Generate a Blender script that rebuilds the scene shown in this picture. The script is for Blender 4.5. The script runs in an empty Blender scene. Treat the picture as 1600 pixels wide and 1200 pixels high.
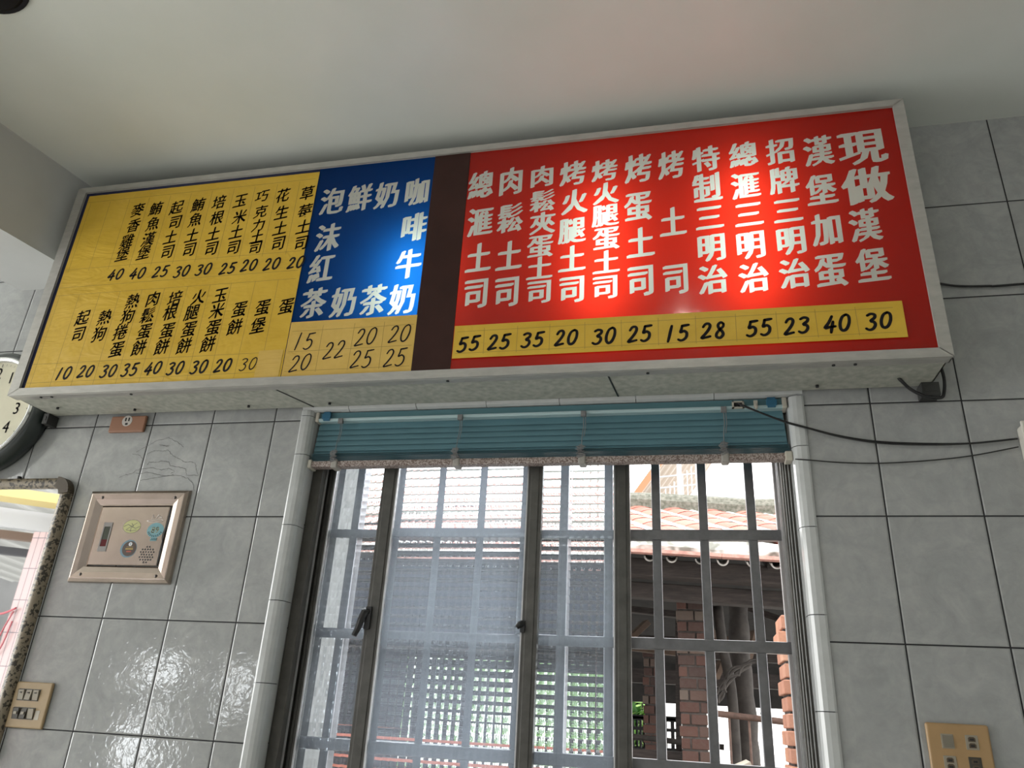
import bpy, math, random
from mathutils import Vector, Matrix
from mathutils.geometry import delaunay_2d_cdt

S = bpy.context.scene
COL = S.collection
PI = math.pi
rnd = random.Random(7)

# ------------------------------------------------------------------ camera
cam = bpy.data.cameras.new('camera')
cam.sensor_fit = 'HORIZONTAL'
cam.sensor_width = 36.0
cam.lens = 1192.0756 / 1600 * 36
cam.clip_start = 0.02
cam_ob = bpy.data.objects.new('camera', cam)
COL.objects.link(cam_ob)
yaw, pitch, roll = -0.23813920, 0.41447840, 0.05825947
fw = Vector((math.sin(yaw) * math.cos(pitch), math.cos(yaw) * math.cos(pitch), math.sin(pitch)))
rt0 = Vector((math.cos(yaw), -math.sin(yaw), 0))
up0 = rt0.cross(fw)
rt = rt0 * math.cos(roll) + up0 * math.sin(roll)
up = up0 * math.cos(roll) - rt0 * math.sin(roll)
M = Matrix((rt, up, -fw)).transposed().to_4x4()
M.translation = (2.10232, -1.99691, 1.29217)
cam_ob.matrix_world = M
S.camera = cam_ob

# ------------------------------------------------------------------ sky, light, exposure
world = bpy.data.worlds.new('overcast_sky')
S.world = world
world.use_nodes = True
wn = world.node_tree
wn.nodes['Background'].inputs[0].default_value = (1.0, 1.0, 0.985, 1)
wn.nodes['Background'].inputs[1].default_value = 1.0
world.cycles.sampling_method = 'MANUAL'
world.cycles.sample_map_resolution = 128
S.view_settings.view_transform = 'Standard'
S.view_settings.look = 'None'
S.view_settings.gamma = 1.0
S.view_settings.use_curve_mapping = False
S.view_settings.exposure = 2.8
S.cycles.use_denoising = True
S.cycles.max_bounces = 12
S.cycles.transmission_bounces = 10
S.cycles.sample_clamp_indirect = 6.0


def area(name, loc, rot, sx, sy, power, color=(1, 1, 1), portal=False, parent=None):
    l = bpy.data.lights.new(name, 'AREA')
    l.shape = 'RECTANGLE'
    l.size = sx
    l.size_y = sy
    l.energy = power
    l.color = color
    if portal:
        l.cycles.is_portal = True
    o = bpy.data.objects.new(name, l)
    o.location = loc
    o.rotation_euler = rot
    COL.objects.link(o)
    return o


# daylight enters by the open shop front: a sky portal that only guides sampling
area('side_portal', (-3.45, -2.1, 1.5), (PI / 2, 0, -PI / 2), 4.2, 3.0, 1.0, portal=True)
area('shopfront_portal', (-1.05, -4.25, 1.5), (PI / 2, 0, 0), 4.7, 3.0, 1.0, portal=True)


# ------------------------------------------------------------------ mesh helpers
class MB:
    def __init__(s):
        s.v, s.f, s.m = [], [], []

    def add(s, vs, fs, m=0):
        b = len(s.v)
        s.v += [tuple(p) for p in vs]
        for f in fs:
            s.f.append([b + i for i in f])
            s.m.append(m)
        return s

    def box(s, x0, x1, y0, y1, z0, z1, m=0):
        vs = [(x, y, z) for x in (x0, x1) for y in (y0, y1) for z in (z0, z1)]
        return s.add(vs, [(0, 1, 3, 2), (4, 6, 7, 5), (0, 4, 5, 1), (2, 3, 7, 6), (0, 2, 6, 4), (1, 5, 7, 3)], m)

    def obox(s, c, ax, half, m=0):
        """box with its own axes: ax = three unit vectors"""
        c = Vector(c)
        vs = []
        for i in (-1, 1):
            for j in (-1, 1):
                for k in (-1, 1):
                    vs.append(c + ax[0] * half[0] * i + ax[1] * half[1] * j + ax[2] * half[2] * k)
        return s.add(vs, [(0, 1, 3, 2), (4, 6, 7, 5), (0, 4, 5, 1), (2, 3, 7, 6), (0, 2, 6, 4), (1, 5, 7, 3)], m)

    def bar(s, a, b, w, h, m=0, upv=(0, 0, 1)):
        a, b = Vector(a), Vector(b)
        d = (b - a)
        L = d.length
        d.normalize()
        u = Vector(upv)
        sd = d.cross(u)
        if sd.length < 1e-4:
            sd = d.cross(Vector((1, 0, 0)))
        sd.normalize()
        u = sd.cross(d)
        return s.obox((a + b) / 2, (d, sd, u), (L / 2, w / 2, h / 2), m)

    def prism(s, poly, a0, a1, axis='y', m=0):
        """poly: 2D points; axis y -> (x,z) poly, axis z -> (x,y), axis x -> (y,z)"""
        def P(p, a):
            return {'y': (p[0], a, p[1]), 'z': (p[0], p[1], a), 'x': (a, p[0], p[1])}[axis]
        n = len(poly)
        vs = [P(p, a0) for p in poly] + [P(p, a1) for p in poly]
        fs = [tuple(range(n)), tuple(range(2 * n - 1, n - 1, -1))]
        fs += [(i, (i + 1) % n, n + (i + 1) % n, n + i) for i in range(n)]
        return s.add(vs, fs, m)

    def tube(s, pts, r, n=8, m=0, caps=True):
        pts = [Vector(p) for p in pts]
        R = r if isinstance(r, (list, tuple)) else [r] * len(pts)
        vs, fs = [], []
        ref = None
        for i, p in enumerate(pts):
            t = (pts[min(i + 1, len(pts) - 1)] - pts[max(i - 1, 0)]).normalized()
            if ref is None:
                ref = t.cross(Vector((0.31, 0.2, 0.93)))
                if ref.length < 0.05:
                    ref = t.cross(Vector((1, 0, 0)))
            a = (ref - t * ref.dot(t)).normalized()
            ref = a
            b = t.cross(a)
            for k in range(n):
                th = 2 * PI * k / n
                vs.append(p + (a * math.cos(th) + b * math.sin(th)) * R[i])
        for i in range(len(pts) - 1):
            for k in range(n):
                k2 = (k + 1) % n
                fs.append((i * n + k, i * n + k2, (i + 1) * n + k2, (i + 1) * n + k))
        if caps:
            fs.append(tuple(range(n - 1, -1, -1)))
            fs.append(tuple(range((len(pts) - 1) * n, len(pts) * n)))
        return s.add(vs, fs, m)

    def lathe_y(s, cx, cz, prof, n=48, m=0):
        """profile of (radius, y) turned about an axis along y"""
        vs, fs = [], []
        for r, y in prof:
            for k in range(n):
                th = 2 * PI * k / n
                vs.append((cx + r * math.cos(th), y, cz + r * math.sin(th)))
        for i in range(len(prof) - 1):
            for k in range(n):
                k2 = (k + 1) % n
                fs.append((i * n + k, i * n + k2, (i + 1) * n + k2, (i + 1) * n + k))
        return s.add(vs, fs, m)

    def disc_y(s, cx, cz, r, y, n=32, m=0, rz=None):
        rz = r if rz is None else rz
        vs = [(cx + r * math.cos(2 * PI * k / n), y, cz + rz * math.sin(2 * PI * k / n)) for k in range(n)]
        return s.add(vs, [tuple(range(n))], m)

    def ribbon(s, pts, w, y, m=0, caps=True):
        """flat ink stroke in the x-z plane facing -y"""
        P = [Vector(p) for p in pts]
        W = w if isinstance(w, (list, tuple)) else [w] * len(P)
        vs, fs = [], []
        for i, p in enumerate(P):
            t = (P[min(i + 1, len(P) - 1)] - P[max(i - 1, 0)])
            t.normalize()
            nrm = Vector((-t.y, t.x))
            vs.append((p.x + nrm.x * W[i] / 2, y, p.y + nrm.y * W[i] / 2))
            vs.append((p.x - nrm.x * W[i] / 2, y, p.y - nrm.y * W[i] / 2))
        for i in range(len(P) - 1):
            fs.append((2 * i, 2 * i + 1, 2 * i + 3, 2 * i + 2))
        s.add(vs, fs, m)
        if caps:
            for i in (0, len(P) - 1):
                s.disc_y(P[i].x, P[i].y, W[i] / 2, y, 10, m)
        return s


def wpos(o):
    p = Vector((0, 0, 0))
    while o is not None:
        p += o.location
        o = o.parent
    return p


def part(name, mb, mats, parent=None, loc=None, bevel=0, smooth=False, seg=2, solid=0):
    me = bpy.data.meshes.new(name)
    off = wpos(parent) if parent is not None else Vector(loc or (0, 0, 0))
    me.from_pydata([(x - off.x, y - off.y, z - off.z) for x, y, z in mb.v], [], mb.f)
    if not isinstance(mats, (list, tuple)):
        mats = [mats]
    for m in mats:
        me.materials.append(m)
    for p, i in zip(me.polygons, mb.m):
        p.material_index = i
        p.use_smooth = smooth
    me.update()
    o = bpy.data.objects.new(name, me)
    if parent is not None:
        o.parent = parent
    else:
        o.location = off
    COL.objects.link(o)
    if bevel:
        b = o.modifiers.new('bevel', 'BEVEL')
        b.width = bevel
        b.segments = seg
        b.limit_method = 'ANGLE'
        b.angle_limit = math.radians(40)
    return o


def tag(o, label=None, cat=None, group=None, kind=None):
    if label:
        o['label'] = label
    if cat:
        o['category'] = cat
    if group:
        o['group'] = group
    if kind:
        o['kind'] = kind
    return o


def thing(name, label, cat, loc=(0, 0, 0), group=None):
    o = bpy.data.objects.new(name, None)
    o.location = loc
    o.empty_display_size = 0.05
    COL.objects.link(o)
    return tag(o, label, cat, group)


def single(name, mb, mats, label, cat, loc, group=None, **k):
    return tag(part(name, mb, mats, None, loc, **k), label, cat, group)


def struct(name, mb, mats, label=None, loc=(0, 0, 0), **k):
    o = part(name, mb, mats, None, loc, **k)
    o['kind'] = 'structure'
    if label:
        o['label'] = label
    return o


# ------------------------------------------------------------------ materials
class NT:
    def __init__(s, name):
        s.mat = bpy.data.materials.new(name)
        s.mat.use_nodes = True
        s.t = s.mat.node_tree
        s.b = s.t.nodes['Principled BSDF']
        s.out = s.t.nodes['Material Output']

    def n(s, typ, **k):
        nd = s.t.nodes.new(typ)
        for a, v in k.items():
            setattr(nd, a, v)
        return nd

    def l(s, a, b):
        s.t.links.new(a, b)

    def inp(s, sock, v):
        if hasattr(v, 'is_linked') or hasattr(v, 'links'):
            s.l(v, sock)
        else:
            sock.default_value = v

    def math(s, op, a, b=None, c=None):
        nd = s.n('ShaderNodeMath', operation=op)
        for i, v in enumerate((a, b, c)):
            if v is not None:
                s.inp(nd.inputs[i], v)
        return nd.outputs[0]

    def mix(s, fac, a, b):
        nd = s.n('ShaderNodeMix', data_type='RGBA')
        s.inp(nd.inputs[0], fac)
        for i, v in ((6, a), (7, b)):
            if isinstance(v, (tuple, list)):
                nd.inputs[i].default_value = (*v[:3], 1)
            else:
                s.l(v, nd.inputs[i])
        return nd.outputs[2]

    def coord(s):
        return s.n('ShaderNodeTexCoord').outputs['Object']

    def noise(s, scale, detail=3, rough=0.5, vec=None, out='Fac', dist=0):
        nd = s.n('ShaderNodeTexNoise')
        nd.inputs['Scale'].default_value = scale
        nd.inputs['Detail'].default_value = detail
        nd.inputs['Roughness'].default_value = rough
        nd.inputs['Distortion'].default_value = dist
        s.l(vec if vec is not None else s.coord(), nd.inputs['Vector'])
        return nd.outputs[out]

    def ramp(s, fac, stops):
        nd = s.n('ShaderNodeValToRGB')
        e = nd.color_ramp.elements
        while len(e) < len(stops):
            e.new(0.5)
        for i, (p, c) in enumerate(stops):
            e[i].position = p
            e[i].color = (*c, 1) if len(c) == 3 else c
        s.l(fac, nd.inputs[0])
        return nd.outputs[0]

    def bump(s, h, strength=0.3, dist=0.002):
        nd = s.n('ShaderNodeBump')
        nd.inputs['Strength'].default_value = strength
        nd.inputs['Distance'].default_value = dist
        s.l(h, nd.inputs['Height'])
        return nd.outputs[0]


def plain(name, col, rough=0.5, metal=0.0, var=0.0, scale=20, bump=0.0, bscale=60, coat=0.0, spec=0.5, detail=4, stretch=None):
    k = NT(name)
    b = k.b
    b.inputs['Base Color'].default_value = (*col, 1)
    b.inputs['Roughness'].default_value = rough
    b.inputs['Metallic'].default_value = metal
    b.inputs['Specular IOR Level'].default_value = spec
    if coat:
        b.inputs['Coat Weight'].default_value = coat
    vec = None
    if stretch:
        mp = k.n('ShaderNodeMapping')
        mp.inputs['Scale'].default_value = stretch
        k.l(k.coord(), mp.inputs['Vector'])
        vec = mp.outputs[0]
    if var:
        f = k.noise(scale, detail, 0.6, vec)
        lo = tuple(c * (1 - var) for c in col)
        hi = tuple(min(1, c * (1 + var)) for c in col)
        k.l(k.ramp(f, [(0.3, lo), (0.7, hi)]), b.inputs['Base Color'])
    if bump:
        k.l(k.bump(k.noise(bscale, 3, 0.5, vec), bump), b.inputs['Normal'])
    return k.mat


def speckle(name, c1, c2, scale, rough=0.5, pos=0.5, w=0.04, bump=0.0):
    k = NT(name)
    f = k.noise(scale, 2, 0.5)
    k.l(k.ramp(f, [(pos - w, c1), (pos + w, c2)]), k.b.inputs['Base Color'])
    k.b.inputs['Roughness'].default_value = rough
    if bump:
        k.l(k.bump(f, bump), k.b.inputs['Normal'])
    return k.mat


def sheet(name, col, trans, rough=0.10, gloss=0.035, tcol=None):
    """opal acrylic or paper that lets lamp light through"""
    k = NT(name)
    d = k.n('ShaderNodeBsdfDiffuse')
    d.inputs[0].default_value = (*col, 1)
    t = k.n('ShaderNodeBsdfTranslucent')
    t.inputs[0].default_value = (*(tcol or col), 1)
    g = k.n('ShaderNodeBsdfGlossy')
    g.inputs['Roughness'].default_value = rough
    m1 = k.n('ShaderNodeMixShader')
    m1.inputs[0].default_value = trans
    k.l(d.outputs[0], m1.inputs[1])
    k.l(t.outputs[0], m1.inputs[2])
    m2 = k.n('ShaderNodeMixShader')
    m2.inputs[0].default_value = gloss
    k.l(m1.outputs[0], m2.inputs[1])
    k.l(g.outputs[0], m2.inputs[2])
    k.l(m2.outputs[0], k.out.inputs['Surface'])
    return k.mat


def emit(name, col, s):
    k = NT(name)
    k.b.inputs['Emission Color'].default_value = (*col, 1)
    k.b.inputs['Emission Strength'].default_value = s
    k.b.inputs['Base Color'].default_value = (*col, 1)
    return k.mat


def tile_material():
    k = NT('glazed_grey_tile')
    xyz = k.n('ShaderNodeSeparateXYZ')
    k.l(k.coord(), xyz.inputs[0])
    X, Z = xyz.outputs[0], xyz.outputs[2]
    W, H = 0.216885, 0.3
    right = k.math('GREATER_THAN', X, 1.7)
    u = k.math('DIVIDE', k.math('ADD', X, k.math('MULTIPLY', right, 0.01899)), W)
    v = k.math('DIVIDE', k.math('SUBTRACT', Z, 2.10), H)
    fu = k.math('FRACT', k.math('ADD', u, 100.0))
    fv = k.math('FRACT', k.math('ADD', v, 100.0))
    du = k.math('MULTIPLY', k.math('SUBTRACT', 0.5, k.math('ABSOLUTE', k.math('SUBTRACT', fu, 0.5))), W)
    dv = k.math('MULTIPLY', k.math('SUBTRACT', 0.5, k.math('ABSOLUTE', k.math('SUBTRACT', fv, 0.5))), H)
    d = k.math('MINIMUM', du, dv)
    grout = k.math('LESS_THAN', d, 0.0018)
    # marbled glaze
    n1 = k.noise(9, 5, 0.65, dist=1.6)
    n2 = k.noise(34, 4, 0.6, dist=0.8)
    base = k.ramp(k.math('ADD', k.math('MULTIPLY', n1, 0.65), k.math('MULTIPLY', n2, 0.35)),
                  [(0.34, (0.305, 0.315, 0.312)), (0.5, (0.355, 0.365, 0.36)), (0.66, (0.415, 0.42, 0.412))])
    # every tile a shade of its own
    tid = k.n('ShaderNodeCombineXYZ')
    k.l(k.math('FLOOR', u), tid.inputs[0])
    k.l(k.math('FLOOR', v), tid.inputs[1])
    wn_ = k.n('ShaderNodeTexWhiteNoise')
    k.l(tid.outputs[0], wn_.inputs['Vector'])
    base = k.mix(k.math('MULTIPLY', wn_.outputs['Value'], 0.12), base, (0.36, 0.36, 0.35))
    k.l(k.mix(grout, base, (0.012, 0.012, 0.014)), k.b.inputs['Base Color'])
    k.l(k.math('ADD', k.math('MULTIPLY', grout, 0.75), 0.07), k.b.inputs['Roughness'])
    k.b.inputs['Specular IOR Level'].default_value = 0.5
    edge = k.n('ShaderNodeMapRange')
    edge.interpolation_type = 'SMOOTHSTEP'
    k.l(d, edge.inputs[0])
    edge.inputs[1].default_value = 0.0012
    edge.inputs[2].default_value = 0.0055
    wav = k.noise(52, 2, 0.55, dist=0.6)
    wav2 = k.noise(5, 1, 0.5)
    h = k.math('ADD', k.math('MULTIPLY', edge.outputs[0], 1.0), k.math('ADD', k.math('MULTIPLY', wav, 0.30), k.math('MULTIPLY', wav2, 1.2)))
    k.l(k.bump(h, 0.7, 0.0016), k.b.inputs['Normal'])
    return k.mat


def ribbed_glass(name, veil):
    k = NT(name)
    xyz = k.n('ShaderNodeSeparateXYZ')
    k.l(k.coord(), xyz.inputs[0])
    sx = k.math('ABSOLUTE', k.math('SINE', k.math('MULTIPLY', xyz.outputs[0], PI / 0.021)))
    sz = k.math('ABSOLUTE', k.math('SINE', k.math('MULTIPLY', xyz.outputs[2], PI / 0.022)))
    h = k.math('ADD', k.math('MULTIPLY', sx, 1.5), k.math('MULTIPLY', sz, 0.75))
    geo = k.n('ShaderNodeNewGeometry')       # the ribs are pressed into one face only
    h = k.math('MULTIPLY', h, k.math('SUBTRACT', 1.0, geo.outputs['Backfacing']))
    nrm = k.bump(h, 1.0, 0.0011)
    g = k.n('ShaderNodeBsdfGlass')
    g.inputs['Color'].default_value = (0.95, 0.98, 1.0, 1)
    g.inputs['Roughness'].default_value = 0.02
    g.inputs['IOR'].default_value = 1.45
    k.l(nrm, g.inputs['Normal'])
    t = k.n('ShaderNodeBsdfTranslucent')
    t.inputs[0].default_value = (0.72, 0.82, 0.95, 1)
    m = k.n('ShaderNodeMixShader')
    m.inputs[0].default_value = veil
    k.l(g.outputs[0], m.inputs[1])
    k.l(t.outputs[0], m.inputs[2])
    k.l(m.outputs[0], k.out.inputs['Surface'])
    return k.mat


def brick_mat(name, cols, rough=0.85):
    k = NT(name)
    geo = k.n('ShaderNodeNewGeometry')
    r = geo.outputs['Random Per Island']
    c = k.ramp(r, [(i / (len(cols) - 1), cc) for i, cc in enumerate(cols)])
    f = k.noise(45, 4, 0.6)
    k.l(k.mix(k.math('MULTIPLY', f, 0.55), c, (0.10, 0.085, 0.075)), k.b.inputs['Base Color'])
    k.b.inputs['Roughness'].default_value = rough
    k.l(k.bump(f, 0.6, 0.004), k.b.inputs['Normal'])
    return k.mat


def ceiling_paint():
    k = NT('off_white_ceiling_paint')
    f = k.noise(1.6, 4, 0.6)
    c = k.ramp(f, [(0.3, (0.62, 0.65, 0.60)), (0.7, (0.70, 0.72, 0.68))])
    k.l(c, k.b.inputs['Base Color'])
    k.b.inputs['Roughness'].default_value = 0.38
    k.l(k.bump(k.noise(14, 4, 0.6), 0.25, 0.004), k.b.inputs['Normal'])
    return k.mat


M_TILE = tile_material()
M_GLASS = ribbed_glass('checker_ribbed_glass', 0.06)
M_GLASS_DUSTY = ribbed_glass('dusty_checker_ribbed_glass', 0.13)
M_CEIL = ceiling_paint()
M_BEAM = plain('grey_white_beam_paint', (0.50, 0.51, 0.50), 0.55, var=0.06, scale=3, bump=0.15, bscale=20)
M_FLOOR = plain('terrazzo_floor', (0.50, 0.49, 0.46), 0.35, var=0.2, scale=90)
M_PAINT = plain('pale_wall_paint', (0.74, 0.74, 0.71), 0.6, var=0.05, scale=4)
M_TRIM = plain('glazed_edge_tile', (0.50, 0.515, 0.51), 0.12, var=0.05, scale=30, coat=0.3)
M_GROUT = plain('dark_grout', (0.02, 0.02, 0.022), 0.9)
M_BRONZE = plain('bronze_window_aluminium', (0.060, 0.056, 0.048), 0.42, 0.25, var=0.2, scale=30)
M_ALU = plain('mill_aluminium', (0.52, 0.52, 0.53), 0.38, 0.85, var=0.12, scale=40)
M_STAIN = plain('brushed_grille_steel', (0.20, 0.20, 0.21), 0.36, 0.85, var=0.15, scale=30)
M_SIGNFRAME = plain('dull_sign_aluminium', (0.44, 0.43, 0.40), 0.42, 0.45, var=0.10, scale=18, stretch=(1, 3, 3))
M_SIGNSHEET = speckle('mottled_galvanised_sheet', (0.30, 0.31, 0.26), (0.48, 0.48, 0.42), 55, 0.5, 0.5, 0.25)
M_BLACK = plain('black_plastic', (0.012, 0.012, 0.013), 0.4)
M_INK = plain('black_brush_ink', (0.009, 0.008, 0.010), 0.7, spec=0.2)
M_RED = sheet('red_acrylic', (0.40, 0.010, 0.006), 0.50, tcol=(1.0, 0.035, 0.012))
M_BLUE = sheet('blue_acrylic', (0.002, 0.032, 0.150), 0.50, gloss=0.014, tcol=(0.008, 0.16, 0.66))
M_WHITELET = sheet('white_acrylic_lettering', (0.70, 0.70, 0.62), 0.42, tcol=(0.80, 0.86, 0.82))
M_NAVY = plain('navy_edge', (0.006, 0.010, 0.05), 0.3)
M_BROWN = plain('brown_acrylic', (0.034, 0.012, 0.009), 0.42, var=0.25, scale=6, spec=0.25)


def paper_mat(name, c1, c2):
    k = NT(name)
    f = k.noise(7, 5, 0.65, dist=0.5)
    k.l(k.ramp(f, [(0.25, c1), (0.75, c2)]), k.b.inputs['Base Color'])
    k.b.inputs['Roughness'].default_value = 0.42
    mp = k.n('ShaderNodeMapping')
    mp.inputs['Rotation'].default_value = (0, 0.5, 0)
    mp.inputs['Scale'].default_value = (5, 1, 11)
    k.l(k.coord(), mp.inputs['Vector'])
    w = k.noise(1.2, 3, 0.55, mp.outputs[0], dist=0.8)
    k.l(k.bump(w, 0.55, 0.012), k.b.inputs['Normal'])
    return k.mat


M_PAPER = paper_mat('yellow_paper', (0.57, 0.355, 0.024), (0.69, 0.45, 0.05))
M_PAPER2 = paper_mat('ochre_paper', (0.56, 0.36, 0.065), (0.68, 0.46, 0.12))
M_PENCIL = plain('pencil_line', (0.30, 0.21, 0.05), 0.7)

# ------------------------------------------------------------------ room shell
wb = MB()
Y1 = 0.20
wb.box(-3.4, 0.972, 0, Y1, 0, 3.05).box(2.406, 4.4, 0, Y1, 0, 3.05)
wb.box(0.972, 2.406, 0, Y1, 2.136, 3.05).box(0.972, 2.406, 0, Y1, 0, 0.95)
struct('wall_back', wb, M_TILE, 'wall of grey marbled tiles with thin dark joints')
struct('wall_front', MB().box(1.3, 4.6, -4.4, -4.2, 0, 3.05), M_PAINT)  # unseen wall, added to keep daylight off the right side
struct('wall_right', MB().box(4.4, 4.6, -4.2, 0.2, 0, 3.05), plain('green_grey_wall_paint', (0.48, 0.49, 0.47), 0.6))
struct('floor', MB().box(-3.6, 4.6, -4.4, 0.2, -0.1, 0.0), M_FLOOR)
struct('ceiling', MB().box(-3.4, 4.6, -4.2, 0.2, 2.996, 3.12), M_CEIL, 'off white painted ceiling')
bm = MB()
bm.prism([(0.045, 0.0), (-0.276, 0.0), (-0.93, -3.3), (-1.15, -3.3)][:2] + [(-0.96, -3.3), (-0.62, -3.3)], 2.655, 2.996, 'z')
struct('ceiling_beam', bm, M_BEAM, 'grey white beam running from the tiled wall over the clock', bevel=0.004)

# rounded edge tiles round the window
EDGE = [(0.957, 0.004), (0.957, -0.003), (0.962, -0.005), (0.976, -0.005), (0.986, -0.002), (0.993, 0.005), (0.997, 0.015), (0.998, 0.05), (0.972, 0.05), (0.972, 0.004)]


def edge_strip(name, mirror, cuts, label):
    mb = MB()
    poly = [((3.377 - x) if mirror else x, y) for x, y in EDGE]
    for a, b in zip(cuts[:-1], cuts[1:]):
        mb.prism(poly, b + 0.001, a - 0.001, 'z', 0)
    mb.prism([((3.377 - x) if mirror else x, y) for x, y in [(0.960, 0.003), (0.963, -0.0035), (0.976, -0.003), (0.990, 0.006), (0.995, 0.02), (0.995, 0.05)]], 0.95, 2.128, 'z', 1)
    return struct(name, mb, [M_TRIM, M_GROUT], label)


edge_strip('trim_1', False, [2.134, 2.115, 1.991, 1.776, 1.563, 1.348, 1.13, 0.95], 'rounded white edge tiles left of the window')
edge_strip('trim_2', True, [2.128, 1.986, 1.773, 1.561, 1.348, 1.13, 0.95], 'rounded white edge tiles right of the window')
tm = MB()
xs = [0.957, 1.11, 1.327, 1.543, 1.76, 1.977, 2.19, 2.42]
for a, b in zip(xs[:-1], xs[1:]):
    tm.prism([(0.004, 2.150), (-0.005, 2.150), (-0.005, 2.142), (0.0, 2.134), (0.01, 2.130), (0.05, 2.129), (0.05, 2.134), (0.004, 2.134)], a + 0.001, b - 0.001, 'x')
struct('trim_3', tm, M_TRIM, 'rounded white edge tiles over the window')

# ------------------------------------------------------------------ the menu light box
SX0, SX1, SZ0, SZ1, SYF = 0.055, 2.733, 2.132, 2.926, -0.200
sign = thing('menu_sign', 'long aluminium light box menu board with yellow, blue and red panels over the window', 'sign', (1.394, -0.02, 2.132))
hb = MB()
hb.box(SX0 + .004, SX1 - .004, -0.024, -0.020, SZ0 + .004, SZ1 - .004)             # back
hb.box(SX0 + .004, SX1 - .004, -0.192, -0.024, SZ0 + .004, SZ0 + .007)             # underside
hb.box(SX0 + .004, SX0 + .007, -0.192, -0.024, SZ0 + .004, SZ1 - .004)
hb.box(SX1 - .007, SX1 - .004, -0.192, -0.024, SZ0 + .004, SZ1 - .004)
part('housing', hb, M_SIGNSHEET, sign)
part('darkened_top', MB().box(SX0 + .004, SX1 - .004, -0.192, -0.024, SZ1 - .007, SZ1 - .003), plain('top_shade_tone', (0.05, 0.048, 0.043), 0.95), sign)  # top coloured dark to deepen the shade between box and ceiling
for a, b in (((0.945, -0.175), (1.004, -0.022)), ((1.915, -0.175), (1.930, -0.022))):
    seams = MB()
    seams.bar((a[0], a[1], SZ0 + .0035), (b[0], b[1], SZ0 + .0035), 0.004, 0.002)
    part('sheet_seam', seams, M_BLACK, sign)
# front frame of four mitred angles
FL, FR, FT, FB = 0.033, 0.027, 0.020, 0.023
oz = [(SX0, SZ0), (SX1, SZ0), (SX1, SZ1), (SX0, SZ1)]
iz = [(SX0 + FL, SZ0 + FB), (SX1 - FR, SZ0 + FB), (SX1 - FR, SZ1 - FT), (SX0 + FL, SZ1 - FT)]
names = ('frame_rail', 'frame_stile', 'frame_rail', 'frame_stile')
for i in range(4):
    j = (i + 1) % 4
    mb = MB()
    g = 0.0006
    mb.prism([oz[i], oz[j], iz[j], iz[i]], -0.2035, -0.1955, 'y')
    # the return flange of the angle, wrapped round the box edge
    if i == 0:
        mb.box(SX0, SX1, -0.1955, -0.165, SZ0, SZ0 + .004)
    elif i == 1:
        mb.box(SX1 - .004, SX1, -0.1955, -0.165, SZ0, SZ1)
    elif i == 2:
        mb.box(SX0, SX1, -0.1955, -0.165, SZ1 - .004, SZ1)
    else:
        mb.box(SX0, SX0 + .004, -0.1955, -0.165, SZ0, SZ1)
    part(names[i], mb, M_SIGNFRAME, sign, bevel=0.0008)
for x, y in ((0.16, -.182), (0.20, -.182), (0.48, -.178), (1.48, -.18), (2.02, -.178), (2.47, -.18), (2.52, -.18),
             (0.14, -.09), (0.40, -.055), (0.80, -.05), (1.07, -.05), (2.45, -.05)):
    mb = MB()
    mb.tube([(x, y, SZ0 + .004), (x, y, SZ0 - .0025)], 0.0042, 10)
    part('screw', mb, M_BLACK, sign)


# --- lettering
def glyph(ch, cx, cz, w, h, shifts, rise=0.0, lean=0.0):
    """triangles of one character as 2D points, stroke weight built by small shifts"""
    if ch in GCACHE:
        pts, tr = GCACHE[ch]
    else:
        pts, tr = GCACHE[ch] = read_glyph(ch)
    vs, fs = [], []
    for dx, dz in shifts:
        b = len(vs)
        for x, z in pts:
            x2, z2 = x + dx, z + dz
            vs.append((cx + w * (x2 + lean * z2), cz + h * (z2 + rise * x2)))
        fs += [(b + i, b + j, b + k) for i, j, k in tr]
    return vs, fs


GCACHE = {}


def read_glyph(ch):
    cu = bpy.data.curves.new('glyph', 'FONT')
    cu.body = ch
    cu.resolution_u = 2
    o = bpy.data.objects.new('glyph', cu)
    COL.objects.link(o)
    dg = bpy.context.evaluated_depsgraph_get()
    me = bpy.data.meshes.new_from_object(o.evaluated_get(dg))
    pts = [(v.co.x - 0.5, v.co.y - 0.36) for v in me.vertices]
    me.calc_loop_triangles()
    tr = [tuple(t.vertices) for t in me.loop_triangles]
    bpy.data.objects.remove(o)
    bpy.data.curves.remove(cu)
    bpy.data.meshes.remove(me)
    out = []
    for a, b, c in tr:
        (ax, ay), (bx, by), (cx, cy) = pts[a], pts[b], pts[c]
        k = (bx - ax) * (cy - ay) - (by - ay) * (cx - ax)
        if abs(k) > 1e-9:
            out.append((a, b, c) if k > 0 else (a, c, b))
    return pts, out


HEAVY = [(-0.044, -0.014), (-0.022, -0.007), (0.0, 0.0), (0.022, 0.007), (0.044, 0.014)]
BRUSH = [(-0.018, -0.014), (0.0, 0.0), (0.018, 0.014)]

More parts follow.
